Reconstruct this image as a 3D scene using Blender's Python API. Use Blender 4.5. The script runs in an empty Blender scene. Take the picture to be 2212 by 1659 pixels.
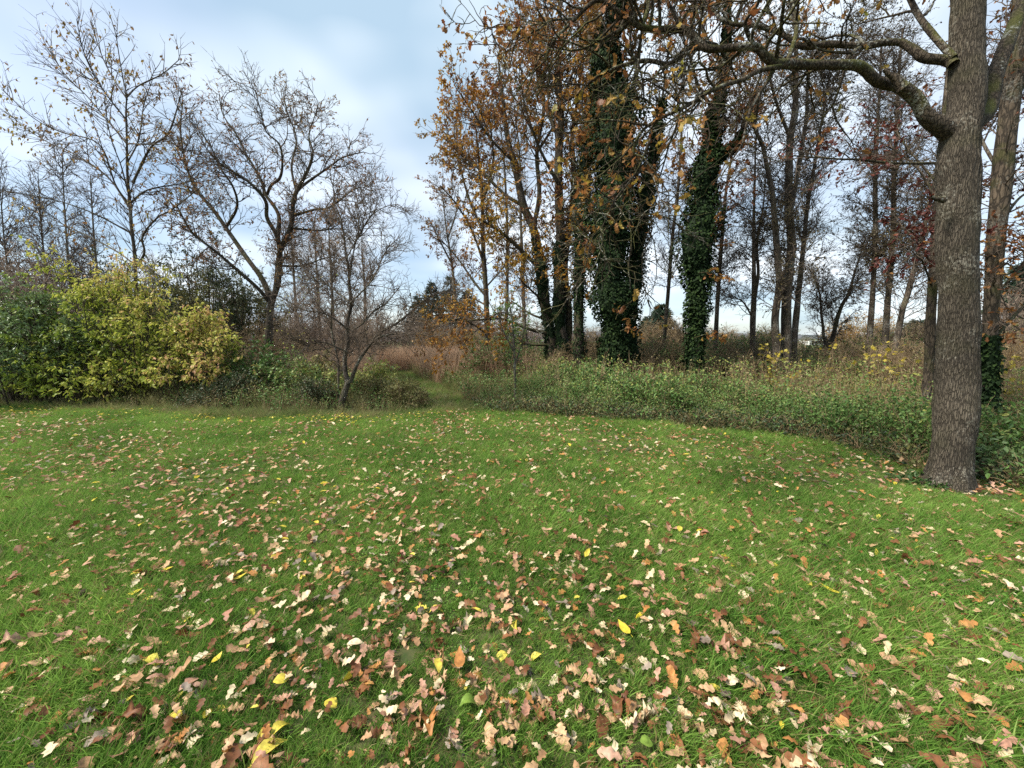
import bpy, math
import numpy as np
from mathutils import Matrix, Vector

# ------------------------------------------------------------------ camera, world, sun, exposure
scn = bpy.context.scene
C = scn.collection
PITCH = math.radians(6.2)
CAMZ = 1.6
F = 831.0                      # focal length in pixels of a 2212 px wide picture
cam_d = bpy.data.cameras.new('camera')
cam_d.sensor_width = 36.0
cam_d.lens = 36.0 * F / 2212.0
cam_d.clip_start = 0.05
cam_d.clip_end = 20000.0
cam = bpy.data.objects.new('camera', cam_d)
cam.location = (0, 0, CAMZ)
cam.rotation_euler = (math.radians(90) - PITCH, 0, 0)
C.objects.link(cam)
scn.camera = cam

SUN_EL, SUN_AZ = 50.0, -112.0   # azimuth measured from +Y (view direction), clockwise: to the left, a little behind the camera
world = bpy.data.worlds.new('World')
scn.world = world
world.use_nodes = True
wn = world.node_tree
wn.nodes.clear()
def N(tree, typ, **kw):
    n = tree.nodes.new(typ)
    for k, v in kw.items():
        if k in n.bl_rna.properties: setattr(n, k, v)
        else: n.inputs[k].default_value = v
    return n
def ramp(tree, stops, interp='LINEAR'):
    r = tree.nodes.new('ShaderNodeValToRGB')
    r.color_ramp.interpolation = interp
    e = r.color_ramp.elements
    while len(e) < len(stops): e.new(0.5)
    for i, (p, c) in enumerate(stops):
        e[i].position = p
        e[i].color = (c, c, c, 1) if isinstance(c, (int, float)) else (*c, 1)
    return r
L = wn.links.new
sky = N(wn, 'ShaderNodeTexSky', sky_type='NISHITA', sun_disc=False)
sky.sun_elevation = math.radians(SUN_EL)
sky.sun_rotation = math.radians(SUN_AZ)
sky.air_density = 1.0; sky.dust_density = 1.5; sky.ozone_density = 1.0
tc = N(wn, 'ShaderNodeTexCoord')
sep = N(wn, 'ShaderNodeSeparateXYZ'); L(tc.outputs['Generated'], sep.inputs[0])
zz = N(wn, 'ShaderNodeMath', operation='MAXIMUM'); L(sep.outputs[2], zz.inputs[0]); zz.inputs[1].default_value = 0.0
za = N(wn, 'ShaderNodeMath', operation='ADD'); L(zz.outputs[0], za.inputs[0]); za.inputs[1].default_value = 0.22
dx = N(wn, 'ShaderNodeMath', operation='DIVIDE'); L(sep.outputs[0], dx.inputs[0]); L(za.outputs[0], dx.inputs[1])
dy = N(wn, 'ShaderNodeMath', operation='DIVIDE'); L(sep.outputs[1], dy.inputs[0]); L(za.outputs[0], dy.inputs[1])
cv = N(wn, 'ShaderNodeCombineXYZ'); L(dx.outputs[0], cv.inputs[0]); L(dy.outputs[0], cv.inputs[1]); cv.inputs[2].default_value = 11.3
n1 = N(wn, 'ShaderNodeTexNoise'); n1.inputs['Scale'].default_value = 0.7; n1.inputs['Detail'].default_value = 3.5
n1.inputs['Roughness'].default_value = 0.5; n1.inputs['Distortion'].default_value = 0.15; L(cv.outputs[0], n1.inputs['Vector'])
cr = ramp(wn, [(0.38, 0.30), (0.60, 0.97)]); L(n1.outputs['Fac'], cr.inputs[0])
n2 = N(wn, 'ShaderNodeTexNoise'); n2.inputs['Scale'].default_value = 1.3; n2.inputs['Detail'].default_value = 3.0; L(cv.outputs[0], n2.inputs['Vector'])
cc = ramp(wn, [(0.34, (0.21, 0.285, 0.355)), (0.62, (0.49, 0.525, 0.555))]); L(n2.outputs['Fac'], cc.inputs[0])
ss = N(wn, 'ShaderNodeVectorMath', operation='SCALE'); L(sky.outputs[0], ss.inputs[0]); ss.inputs['Scale'].default_value = 0.085
cs = N(wn, 'ShaderNodeVectorMath', operation='SCALE'); L(cc.outputs[0], cs.inputs[0]); cs.inputs['Scale'].default_value = 1.0
mx = N(wn, 'ShaderNodeMix', data_type='RGBA'); L(cr.outputs[0], mx.inputs[0]); L(ss.outputs[0], mx.inputs[6]); L(cs.outputs[0], mx.inputs[7])
bg = N(wn, 'ShaderNodeBackground'); L(mx.outputs[2], bg.inputs[0]); bg.inputs[1].default_value = 1.0
wo = N(wn, 'ShaderNodeOutputWorld'); L(bg.outputs[0], wo.inputs[0])

sun_d = bpy.data.lights.new('sun', 'SUN')
sun_d.energy = 3.0; sun_d.angle = math.radians(14); sun_d.color = (1.0, 0.93, 0.82)
sun = bpy.data.objects.new('sun', sun_d); C.objects.link(sun)
_e, _a = math.radians(SUN_EL), math.radians(SUN_AZ)
sdir = Vector((math.sin(_a) * math.cos(_e), math.cos(_a) * math.cos(_e), math.sin(_e)))
sun.rotation_euler = sdir.to_track_quat('Z', 'Y').to_euler()

scn.view_settings.view_transform = 'Standard'
scn.view_settings.look = 'None'
scn.view_settings.gamma = 1.0
scn.view_settings.exposure = 1.35
scn.view_settings.use_curve_mapping = False
scn.render.engine = 'CYCLES'
scn.cycles.max_bounces = 6
scn.cycles.diffuse_bounces = 3
scn.cycles.glossy_bounces = 2
scn.cycles.transmission_bounces = 3
scn.cycles.use_denoising = False

# ------------------------------------------------------------------ helpers
cp, sp_ = math.cos(PITCH), math.sin(PITCH)
def at(px, py, Y):
    """point at depth Y (metres ahead) seen at picture position px, py of the 2212 x 1659 frame"""
    x = (px - 1106.0) / F; y = -(py - 829.5) / F
    d = np.array([x, cp + y * sp_, -sp_ + y * cp])
    return np.array([0, 0, CAMZ]) + d * (Y / d[1])
def gnd(px, py, z=0.0):
    x = (px - 1106.0) / F; y = -(py - 829.5) / F
    d = np.array([x, cp + y * sp_, -sp_ + y * cp])
    return np.array([0, 0, CAMZ]) + d * ((z - CAMZ) / d[2])
def hz(x, y):
    x = np.asarray(x, float); y = np.asarray(y, float)
    return 0.022 + 0.010 * np.sin(x * 1.3 + 0.7 * y) + 0.007 * np.sin(2.1 * y - x * 0.9 + 1.0) + 0.004 * np.sin(4.3 * x + 1.7) * np.sin(3.7 * y)
def sn(p, f, seed, dirs=7):
    """smooth pseudo noise in -1..1 at points p (N,3)"""
    r = np.random.default_rng(seed)
    k = r.normal(size=(dirs, 3)) * f
    ph = r.uniform(0, 6.28, dirs)
    return np.sin(p @ k.T + ph).sum(-1) / math.sqrt(dirs) * 0.8
def nrm(v):
    return v / np.maximum(np.linalg.norm(v, axis=-1, keepdims=True), 1e-9)

def link(o, parent=None):
    C.objects.link(o)
    if parent is not None: o.parent = parent
    return o
def tag(o, label=None, cat=None, group=None, kind=None):
    if label: o['label'] = label
    if cat: o['category'] = cat
    if group: o['group'] = group
    if kind: o['kind'] = kind
    return o
def mesh_np(name, V, faces, mats, tint=None, smooth=False, mat_idx=None):
    """faces: (M,3) or (M,4) array, or a list of such arrays"""
    me = bpy.data.meshes.new(name)
    V = np.ascontiguousarray(V, np.float32)
    fl = [f for f in (faces if isinstance(faces, list) else [faces]) if len(f)]
    loops = np.concatenate([np.asarray(f, np.int32).ravel() for f in fl])
    tot = np.concatenate([np.full(len(f), np.asarray(f).shape[1], np.int32) for f in fl])
    me.vertices.add(len(V)); me.vertices.foreach_set('co', V.ravel())
    me.loops.add(len(loops)); me.loops.foreach_set('vertex_index', loops)
    me.polygons.add(len(tot))
    me.polygons.foreach_set('loop_start', np.concatenate([[0], np.cumsum(tot)[:-1]]).astype(np.int32))
    me.polygons.foreach_set('loop_total', tot)
    if mat_idx is not None: me.polygons.foreach_set('material_index', np.asarray(mat_idx, np.int32))
    me.update(calc_edges=True)
    me.polygons.foreach_set('use_smooth', np.full(len(tot), bool(smooth)))
    if tint is not None:
        a = me.attributes.new('tint', 'FLOAT', 'POINT')
        a.data.foreach_set('value', np.ascontiguousarray(tint, np.float32))
    for m in (mats if isinstance(mats, (list, tuple)) else [mats]): me.materials.append(m)
    me.update()
    return me
def obj(name, me, parent=None):
    return link(bpy.data.objects.new(name, me), parent)
def thing(name, loc, label, cat, group=None):
    o = bpy.data.objects.new(name, None); o.empty_display_size = 0.2
    o.location = Vector([float(c) for c in loc]); link(o)
    return tag(o, label, cat, group)

# ------------------------------------------------------------------ materials
def mat_base(name):
    m = bpy.data.materials.new(name); m.use_nodes = True
    t = m.node_tree; t.nodes.clear()
    out = t.nodes.new('ShaderNodeOutputMaterial')
    return m, t, out
def mat_leaf(name, cols, trans=0.35, rough=0.5, spec=0.35, blotch=0.25, bscale=30.0):
    m, t, out = mat_base(name)
    l = t.links.new
    a = N(t, 'ShaderNodeAttribute', attribute_name='tint')
    r = ramp(t, [(i / max(1, len(cols) - 1), c) for i, c in enumerate(cols)]); l(a.outputs['Fac'], r.inputs[0])
    g = N(t, 'ShaderNodeNewGeometry')
    no = N(t, 'ShaderNodeTexNoise'); no.inputs['Scale'].default_value = bscale; no.inputs['Detail'].default_value = 3.0
    l(g.outputs['Position'], no.inputs['Vector'])
    mr = N(t, 'ShaderNodeMapRange'); mr.inputs[1].default_value = 0.3; mr.inputs[2].default_value = 0.7
    mr.inputs[3].default_value = 1 - blotch; mr.inputs[4].default_value = 1 + blotch * 0.6; l(no.outputs['Fac'], mr.inputs[0])
    sc = N(t, 'ShaderNodeVectorMath', operation='SCALE'); l(r.outputs[0], sc.inputs[0]); l(mr.outputs[0], sc.inputs['Scale'])
    p = N(t, 'ShaderNodeBsdfPrincipled'); p.inputs['Roughness'].default_value = rough; p.inputs['Specular IOR Level'].default_value = spec
    l(sc.outputs[0], p.inputs['Base Color'])
    tr = N(t, 'ShaderNodeBsdfTranslucent'); l(sc.outputs[0], tr.inputs[0])
    ms = N(t, 'ShaderNodeMixShader'); ms.inputs[0].default_value = trans; l(p.outputs[0], ms.inputs[1]); l(tr.outputs[0], ms.inputs[2])
    l(ms.outputs[0], out.inputs[0])
    return m
def mat_bark(name, dark, light, scale=14.0, stretch=0.22, bump=0.6, moss=0.0, mosscol=(0.07, 0.085, 0.02), lichen=0.0, lichcol=(0.42, 0.43, 0.38), dist=0.02):
    m, t, out = mat_base(name)
    l = t.links.new
    g = N(t, 'ShaderNodeNewGeometry')
    mp = N(t, 'ShaderNodeMapping'); mp.inputs['Scale'].default_value = (scale, scale, scale * stretch); l(g.outputs['Position'], mp.inputs['Vector'])
    v = N(t, 'ShaderNodeTexVoronoi', feature='DISTANCE_TO_EDGE'); v.inputs['Scale'].default_value = 1.6
    n0 = N(t, 'ShaderNodeTexNoise'); n0.inputs['Scale'].default_value = 1.3; n0.inputs['Detail'].default_value = 4
    l(mp.outputs[0], n0.inputs['Vector'])
    av = N(t, 'ShaderNodeVectorMath', operation='ADD'); l(mp.outputs[0], av.inputs[0]); l(n0.outputs['Color'], av.inputs[1]); l(av.outputs[0], v.inputs['Vector'])
    n = N(t, 'ShaderNodeTexNoise'); n.inputs['Scale'].default_value = 2.2; n.inputs['Detail'].default_value = 8; n.inputs['Roughness'].default_value = 0.65
    l(mp.outputs[0], n.inputs['Vector'])
    vr = ramp(t, [(0.0, 0.0), (0.18, 1.0)]); l(v.outputs['Distance'], vr.inputs[0])
    mul = N(t, 'ShaderNodeMath', operation='MULTIPLY'); l(vr.outputs[0], mul.inputs[0]); l(n.outputs['Fac'], mul.inputs[1])
    cr_ = ramp(t, [(0.10, dark), (0.62, light)]); l(mul.outputs[0], cr_.inputs[0])
    col = cr_.outputs[0]
    big = N(t, 'ShaderNodeTexNoise'); big.inputs['Scale'].default_value = 1.7; big.inputs['Detail'].default_value = 4; l(g.outputs['Position'], big.inputs['Vector'])
    br = ramp(t, [(0.35, 0.72), (0.7, 1.18)]); l(big.outputs['Fac'], br.inputs[0])
    sc = N(t, 'ShaderNodeVectorMath', operation='SCALE'); l(col, sc.inputs[0]); l(br.outputs[0], sc.inputs['Scale']); col = sc.outputs[0]
    if moss:
        nm = N(t, 'ShaderNodeTexNoise'); nm.inputs['Scale'].default_value = 3.0; nm.inputs['Detail'].default_value = 6; l(g.outputs['Position'], nm.inputs['Vector'])
        sx = N(t, 'ShaderNodeSeparateXYZ'); l(g.outputs['Normal'], sx.inputs[0])
        ad = N(t, 'ShaderNodeMath', operation='MULTIPLY_ADD'); l(sx.outputs[2], ad.inputs[0]); ad.inputs[1].default_value = 0.16; l(nm.outputs['Fac'], ad.inputs[2])
        mr = ramp(t, [(0.5, 0.0), (0.66, moss)]); l(ad.outputs[0], mr.inputs[0])
        mm = N(t, 'ShaderNodeMix', data_type='RGBA'); l(mr.outputs[0], mm.inputs[0]); l(col, mm.inputs[6]); mm.inputs[7].default_value = (*mosscol, 1); col = mm.outputs[2]
    if lichen:
        nl = N(t, 'ShaderNodeTexNoise'); nl.inputs['Scale'].default_value = 38.0; nl.inputs['Detail'].default_value = 3; l(g.outputs['Position'], nl.inputs['Vector'])
        nb = N(t, 'ShaderNodeTexNoise'); nb.inputs['Scale'].default_value = 2.6; l(g.outputs['Position'], nb.inputs['Vector'])
        am = N(t, 'ShaderNodeMath', operation='MULTIPLY'); l(nl.outputs['Fac'], am.inputs[0]); l(nb.outputs['Fac'], am.inputs[1])
        lr = ramp(t, [(0.31, 0.0), (0.39, lichen)]); l(am.outputs[0], lr.inputs[0])
        lm = N(t, 'ShaderNodeMix', data_type='RGBA'); l(lr.outputs[0], lm.inputs[0]); l(col, lm.inputs[6]); lm.inputs[7].default_value = (*lichcol, 1); col = lm.outputs[2]
    p = N(t, 'ShaderNodeBsdfPrincipled'); p.inputs['Roughness'].default_value = 0.9; p.inputs['Specular IOR Level'].default_value = 0.2
    l(col, p.inputs['Base Color'])
    bp = N(t, 'ShaderNodeBump'); bp.inputs['Strength'].default_value = bump; bp.inputs['Distance'].default_value = dist
    l(mul.outputs[0], bp.inputs['Height']); l(bp.outputs[0], p.inputs['Normal'])
    l(p.outputs[0], out.inputs[0])
    return m
def mat_plain(name, c1, c2, scale=5.0, rough=0.85, detail=5, lo=0.35, hi=0.65, c3=None, scale3=0.6):
    m, t, out = mat_base(name)
    l = t.links.new
    g = N(t, 'ShaderNodeNewGeometry')
    n = N(t, 'ShaderNodeTexNoise'); n.inputs['Scale'].default_value = scale; n.inputs['Detail'].default_value = detail; l(g.outputs['Position'], n.inputs['Vector'])
    r = ramp(t, [(lo, c1), (hi, c2)]); l(n.outputs['Fac'], r.inputs[0]); col = r.outputs[0]
    if c3:
        b = N(t, 'ShaderNodeTexNoise'); b.inputs['Scale'].default_value = scale3; b.inputs['Detail'].default_value = 3; l(g.outputs['Position'], b.inputs['Vector'])
        br = ramp(t, [(0.45, 0.0), (0.62, 1.0)]); l(b.outputs['Fac'], br.inputs[0])
        mm = N(t, 'ShaderNodeMix', data_type='RGBA'); l(br.outputs[0], mm.inputs[0]); l(col, mm.inputs[6]); mm.inputs[7].default_value = (*c3, 1); col = mm.outputs[2]
    p = N(t, 'ShaderNodeBsdfPrincipled'); p.inputs['Roughness'].default_value = rough; p.inputs['Specular IOR Level'].default_value = 0.25
    l(col, p.inputs['Base Color']); l(p.outputs[0], out.inputs[0])
    return m
def mat_grass(name, a, b, c, d, trans=0.42):
    """blade colour: tint picks young/old blade, world position picks patches"""
    m, t, out = mat_base(name)
    l = t.links.new
    g = N(t, 'ShaderNodeNewGeometry')
    n = N(t, 'ShaderNodeTexNoise'); n.inputs['Scale'].default_value = 0.9; n.inputs['Detail'].default_value = 4; l(g.outputs['Position'], n.inputs['Vector'])
    r = ramp(t, [(0.40, 0.0), (0.62, 1.0)]); l(n.outputs['Fac'], r.inputs[0])
    at_ = N(t, 'ShaderNodeAttribute', attribute_name='tint')
    r1 = ramp(t, [(0, a), (0.80, b), (0.90, (0.25, 0.19, 0.08)), (1, (0.30, 0.23, 0.11))]); l(at_.outputs['Fac'], r1.inputs[0])
    r2 = ramp(t, [(0, c), (0.84, d), (0.93, (0.25, 0.20, 0.08)), (1, (0.30, 0.24, 0.11))]); l(at_.outputs['Fac'], r2.inputs[0])
    mm = N(t, 'ShaderNodeMix', data_type='RGBA'); l(r.outputs[0], mm.inputs[0]); l(r1.outputs[0], mm.inputs[6]); l(r2.outputs[0], mm.inputs[7])
    p = N(t, 'ShaderNodeBsdfPrincipled'); p.inputs['Roughness'].default_value = 0.6; p.inputs['Specular IOR Level'].default_value = 0.25
    l(mm.outputs[2], p.inputs['Base Color'])
    tr = N(t, 'ShaderNodeBsdfTranslucent'); l(mm.outputs[2], tr.inputs[0])
    ms = N(t, 'ShaderNodeMixShader'); ms.inputs[0].default_value = trans; l(p.outputs[0], ms.inputs[1]); l(tr.outputs[0], ms.inputs[2])
    l(ms.outputs[0], out.inputs[0])
    return m

M = {}
M['ground'] = mat_plain('ground_earth', (0.045, 0.04, 0.018), (0.09, 0.085, 0.03), 3.0, c3=(0.06, 0.085, 0.025), scale3=0.12)
M['lawn'] = mat_plain('lawn_soil', (0.035, 0.055, 0.015), (0.09, 0.085, 0.035), 14.0)
M['path'] = mat_plain('path_turf', (0.06, 0.09, 0.03), (0.10, 0.13, 0.05), 6.0)
M['field'] = mat_plain('field', (0.09, 0.15, 0.04), (0.13, 0.19, 0.06), 0.05)
M['hill'] = mat_plain('hazed_hill', (0.065, 0.075, 0.085), (0.11, 0.11, 0.115), 0.01)  # blue of the distant haze is put into this base colour; no air is built
M['grass'] = mat_grass('grass_blade', (0.05, 0.145, 0.018), (0.19, 0.35, 0.06), (0.12, 0.25, 0.034), (0.31, 0.47, 0.10))
M['rough'] = mat_grass('rough_grass', (0.09, 0.14, 0.035), (0.19, 0.23, 0.08), (0.22, 0.20, 0.08), (0.34, 0.30, 0.15))
M['straw'] = mat_leaf('straw', [(0.20, 0.15, 0.07), (0.36, 0.29, 0.15)], 0.3, 0.7)
M['reed'] = mat_leaf('dead_reed', [(0.30, 0.185, 0.115), (0.48, 0.32, 0.205), (0.60, 0.44, 0.29)], 0.2, 0.7)
M['oak_bark'] = mat_bark('oak_bark', (0.052, 0.043, 0.033), (0.155, 0.13, 0.098), 46, 0.13, 1.0, 0.3, (0.07, 0.07, 0.03), 0.55, (0.34, 0.32, 0.26), 0.02)
M['limb_bark'] = mat_bark('limb_bark', (0.025, 0.019, 0.013), (0.105, 0.082, 0.058), 20, 0.5, 0.7, 0.8, (0.085, 0.09, 0.022), 0.5)
M['twig'] = mat_plain('twig_bark', (0.06, 0.046, 0.035), (0.13, 0.10, 0.075), 6.0)
M['dark_bark'] = mat_bark('dark_bark', (0.03, 0.024, 0.018), (0.11, 0.085, 0.06), 12, 0.25, 0.7, 0.55, (0.06, 0.065, 0.018), 0.2)
M['alder_bark'] = mat_bark('alder_bark', (0.04, 0.032, 0.025), (0.14, 0.11, 0.085), 14, 0.35, 0.6, 0.35, (0.10, 0.10, 0.05), 0.6, (0.36, 0.36, 0.31))
M['grey_bark'] = mat_bark('grey_bark', (0.07, 0.062, 0.05), (0.18, 0.16, 0.125), 12, 0.5, 0.4, 0.5, (0.10, 0.10, 0.04), 0.5)
M['redtwig'] = mat_plain('red_twig', (0.15, 0.11, 0.085), (0.27, 0.21, 0.16), 5.0)
M['oak_leaf'] = mat_leaf('oak_leaf', [(0.16, 0.055, 0.022), (0.27, 0.11, 0.035), (0.33, 0.15, 0.05), (0.36, 0.20, 0.05), (0.38, 0.27, 0.05), (0.20, 0.20, 0.04)], 0.45)
M['gold_leaf'] = mat_leaf('gold_leaf', [(0.22, 0.09, 0.025), (0.36, 0.17, 0.03), (0.42, 0.23, 0.03), (0.38, 0.25, 0.04), (0.16, 0.15, 0.03)], 0.45)
M['russet_leaf'] = mat_leaf('russet_leaf', [(0.13, 0.05, 0.025), (0.22, 0.09, 0.035), (0.29, 0.14, 0.04), (0.26, 0.16, 0.045), (0.12, 0.11, 0.035)], 0.4)
M['beech_leaf'] = mat_leaf('beech_leaf', [(0.09, 0.022, 0.018), (0.16, 0.045, 0.028), (0.20, 0.08, 0.03), (0.28, 0.19, 0.04)], 0.35)
M['cherry_leaf'] = mat_leaf('cherry_leaf', [(0.20, 0.10, 0.04), (0.30, 0.17, 0.06), (0.30, 0.22, 0.05), (0.36, 0.30, 0.05)], 0.4)
M['alder_leaf'] = mat_leaf('alder_leaf', [(0.045, 0.042, 0.022), (0.09, 0.07, 0.03), (0.13, 0.11, 0.035)], 0.25)
M['ivy'] = mat_leaf('ivy_leaf', [(0.006, 0.015, 0.005), (0.012, 0.026, 0.008), (0.022, 0.044, 0.012), (0.055, 0.09, 0.024)], 0.12, 0.65, 0.12)
M['shrub_leaf'] = mat_leaf('shrub_leaf', [(0.14, 0.21, 0.03), (0.27, 0.34, 0.045), (0.42, 0.46, 0.07), (0.58, 0.56, 0.13), (0.62, 0.44, 0.18), (0.58, 0.32, 0.19)], 0.4)
M['privet_leaf'] = mat_leaf('privet_leaf', [(0.085, 0.14, 0.05), (0.16, 0.24, 0.09), (0.27, 0.36, 0.15), (0.46, 0.48, 0.16)], 0.25, 0.4)
M['bramble_leaf'] = mat_leaf('bramble_leaf', [(0.036, 0.085, 0.018), (0.07, 0.145, 0.032), (0.11, 0.205, 0.048), (0.17, 0.265, 0.075), (0.31, 0.32, 0.08)], 0.3)
M['dark_leaf'] = mat_leaf('dark_leaf', [(0.022, 0.042, 0.016), (0.04, 0.065, 0.024), (0.065, 0.09, 0.035), (0.11, 0.085, 0.05)], 0.2)
M['olive_leaf'] = mat_leaf('olive_leaf', [(0.08, 0.085, 0.03), (0.14, 0.145, 0.05), (0.20, 0.19, 0.065), (0.27, 0.20, 0.07)], 0.3)
M['spruce'] = mat_leaf('spruce_needle', [(0.018, 0.036, 0.022), (0.03, 0.055, 0.032), (0.045, 0.075, 0.04)], 0.1, 0.6)
M['maple_leaf'] = mat_leaf('maple_leaf', [(0.40, 0.30, 0.04), (0.52, 0.42, 0.05), (0.58, 0.50, 0.14)], 0.45)
M['brown_leaf'] = mat_leaf('brown_leaf', [(0.17, 0.115, 0.075), (0.28, 0.195, 0.115), (0.35, 0.265, 0.15), (0.28, 0.27, 0.10)], 0.3)
M['cane'] = mat_plain('cane', (0.13, 0.085, 0.05), (0.27, 0.20, 0.11), 4.0)
M['white_paint'] = mat_plain('white_paint', (0.7, 0.7, 0.7), (0.8, 0.8, 0.8), 1.0)
M['slate'] = mat_plain('slate', (0.06, 0.07, 0.07), (0.09, 0.10, 0.10), 1.0)
FALL = {   # colours of the fallen leaves
    'tan': [(0.36, 0.20, 0.10), (0.58, 0.38, 0.21)],
    'cream': [(0.58, 0.44, 0.26), (0.74, 0.62, 0.42)],
    'brown': [(0.13, 0.05, 0.02), (0.28, 0.12, 0.05)],
    'pink': [(0.38, 0.19, 0.125), (0.54, 0.32, 0.22)],
    'grey': [(0.19, 0.145, 0.11), (0.36, 0.29, 0.225)],
    'orange': [(0.40, 0.17, 0.05), (0.50, 0.25, 0.08)],
    'yellow': [(0.56, 0.44, 0.03), (0.66, 0.55, 0.10)],
    'green': [(0.13, 0.22, 0.03), (0.20, 0.30, 0.05)]}
for k, v in FALL.items():
    M['fall_' + k] = mat_leaf('fallen_leaf_' + k, v, 0.2, 0.55, 0.3, 0.35, 55.0)

# ------------------------------------------------------------------ leaf shapes (unit length along +x, normal +z)
def strip_leaf(half, curl=0.15, fold=0.15, wav=0.0, stem=0.0, seed=0):
    """leaf from half-widths along the midrib; two strips that fold at the midrib and curl along it"""
    r = np.random.default_rng(seed)
    n = len(half); x = np.linspace(0, 1, n)
    V, Fc = [], []
    zc = -curl * (x - 0.35) ** 2 * 2.2
    for i in range(n):
        h = half[i]; w = wav * math.sin(i * 2.1 + seed)
        V += [(x[i], h, zc[i] + fold * h + w * h * r.uniform(.3, 1.5)), (x[i], 0, zc[i]), (x[i], -h, zc[i] + fold * h - w * h * r.uniform(.3, 1.5))]
    for i in range(n - 1):
        a = 3 * i
        Fc += [(a, a + 1, a + 4), (a, a + 4, a + 3), (a + 1, a + 2, a + 5), (a + 1, a + 5, a + 4)]
    if stem:
        b = len(V); V += [(-stem, 0.012, -0.02), (-stem, -0.012, -0.02)]
        Fc += [(b, b + 1, 1), ]
    return np.array(V), np.array(Fc)
OAK_H = [0.02, 0.07, 0.16, 0.10, 0.25, 0.15, 0.31, 0.19, 0.30, 0.20, 0.22, 0.08]
def oak_leaf(seed):
    r = np.random.default_rng(seed)
    h = np.array(OAK_H) * r.uniform(0.82, 1.2, len(OAK_H)) * r.uniform(.85, 1.1)
    V, Fc = strip_leaf(h, r.uniform(-0.5, 0.8), r.uniform(-0.5, 0.8), r.uniform(0.15, 0.5), 0.12, seed)
    V = V.copy(); V[:, 2] += r.normal(0, .035, len(V)); V[:, 1] += r.normal(0, .012, len(V))
    if seed % 3 == 0: V[:, 1] = np.where(V[:, 1] > 0, V[:, 1] * .35, V[:, 1]); V[:, 2] += np.where(np.abs(V[:, 1]) < .12, .06, 0)     # one half rolled in
    if seed % 4 == 1: V = V * np.array([.62, 1, 1])          # broken short
    return V, Fc
OAKS = [oak_leaf(s) for s in range(16)]
OAK_LOW = [strip_leaf(np.array([0.03, 0.17, 0.11, 0.30, 0.18, 0.26, 0.05]) * f, c, d, .25, 0, s) for s, (f, c, d) in enumerate([(1, .3, .3), (.9, -.2, -.25), (1.1, .1, .4), (.85, .35, -.2), (1, -.1, .15)])]
ELL = strip_leaf([0.01, 0.17, 0.24, 0.19, 0.01], 0.35, 0.25)
ELL2 = strip_leaf([0.01, 0.27, 0.33, 0.20, 0.01], 0.2, 0.2)
NARROW = strip_leaf([0.01, 0.13, 0.16, 0.10, 0.01], 0.75, 0.3)
ROUND = strip_leaf([0.05, 0.36, 0.45, 0.36, 0.05], 0.15, 0.15)
DIA = (np.array([(0, 0, 0), (.45, .30, .06), (1, 0, -.06), (.45, -.30, .06)]), np.array([(0, 1, 2), (0, 2, 3)]))
ELL4 = (np.array([(0, 0, 0), (.3, .24, .06), (.3, 0, 0), (.3, -.24, .06), (.7, .19, .03), (.7, -.19, .03), (1, 0, -.15)]), np.array([(0, 1, 2), (0, 2, 3), (1, 4, 2), (2, 5, 3), (2, 4, 6), (2, 6, 5)]))
NAR4 = (ELL4[0] * np.array([1, .62, 1.8]) + np.array([0, 0, 0]), ELL4[1])
OAK4 = (np.array([(0, 0, 0), (.3, .22, .05), (.42, .11, 0), (.7, .30, .06), (1, 0, -.1), (.72, -.28, .04), (.45, -.1, 0), (.28, -.2, .07)]), np.array([(0, 1, 2), (0, 2, 6), (0, 6, 7), (2, 3, 4), (2, 4, 6), (6, 4, 5)]))
IVYL = (np.array([(0, 0, 0), (.2, .42, .03), (.55, .32, .05), (1, 0, -.12), (.55, -.32, .05), (.2, -.42, .03)]), np.array([(0, 1, 2), (0, 2, 3), (0, 3, 4), (0, 4, 5)]))
MAPLE = (np.array([(0, 0, 0), (.1, .45, -.1), (.35, .28, 0), (.55, .55, -.12), (.62, .2, 0), (1, 0, -.1), (.62, -.2, 0), (.55, -.55, -.12), (.35, -.28, 0), (.1, -.45, -.1)]),
         np.array([(0, 1, 2), (0, 2, 4), (2, 3, 4), (0, 4, 5), (0, 5, 6), (0, 6, 8), (6, 7, 8), (0, 8, 9)]))
CHERRY = [strip_leaf([0.01, 0.14, 0.22, 0.24, 0.20, 0.11, 0.01], c, f, .08, .18, s) for s, (c, f) in enumerate([(.2, .2), (.4, .35), (-.2, .1), (.6, .4)])]

def frames(d, up):
    x = nrm(d); y = nrm(np.cross(up, x)); z = np.cross(x, y)
    return np.stack([x, y, z], -1)      # columns
def leaf_verts(tpl, pos, R, size, tint):
    V0, F0 = tpl
    n = len(pos)
    V = np.einsum('nij,vj->nvi', R, V0) * np.asarray(size).reshape(-1, 1, 1) + pos[:, None, :]
    Fc = F0[None] + (np.arange(n) * len(V0))[:, None, None]
    return V.reshape(-1, 3), Fc.reshape(-1, F0.shape[1]), np.repeat(tint, len(V0))
class Acc:
    def __init__(s): s.V, s.F, s.T, s.n = [], {3: [], 4: []}, [], 0
    def add(s, V, Fc, T=None):
        if len(V) == 0: return
        s.V.append(V); s.F[Fc.shape[1]].append(Fc + s.n); s.T.append(np.full(len(V), 0.5) if T is None else T); s.n += len(V)
    def mesh(s, name, mats, smooth=False):
        fl = [np.concatenate(v) for v in s.F.values() if v]
        return mesh_np(name, np.concatenate(s.V), fl, mats, np.concatenate(s.T), smooth)

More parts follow.
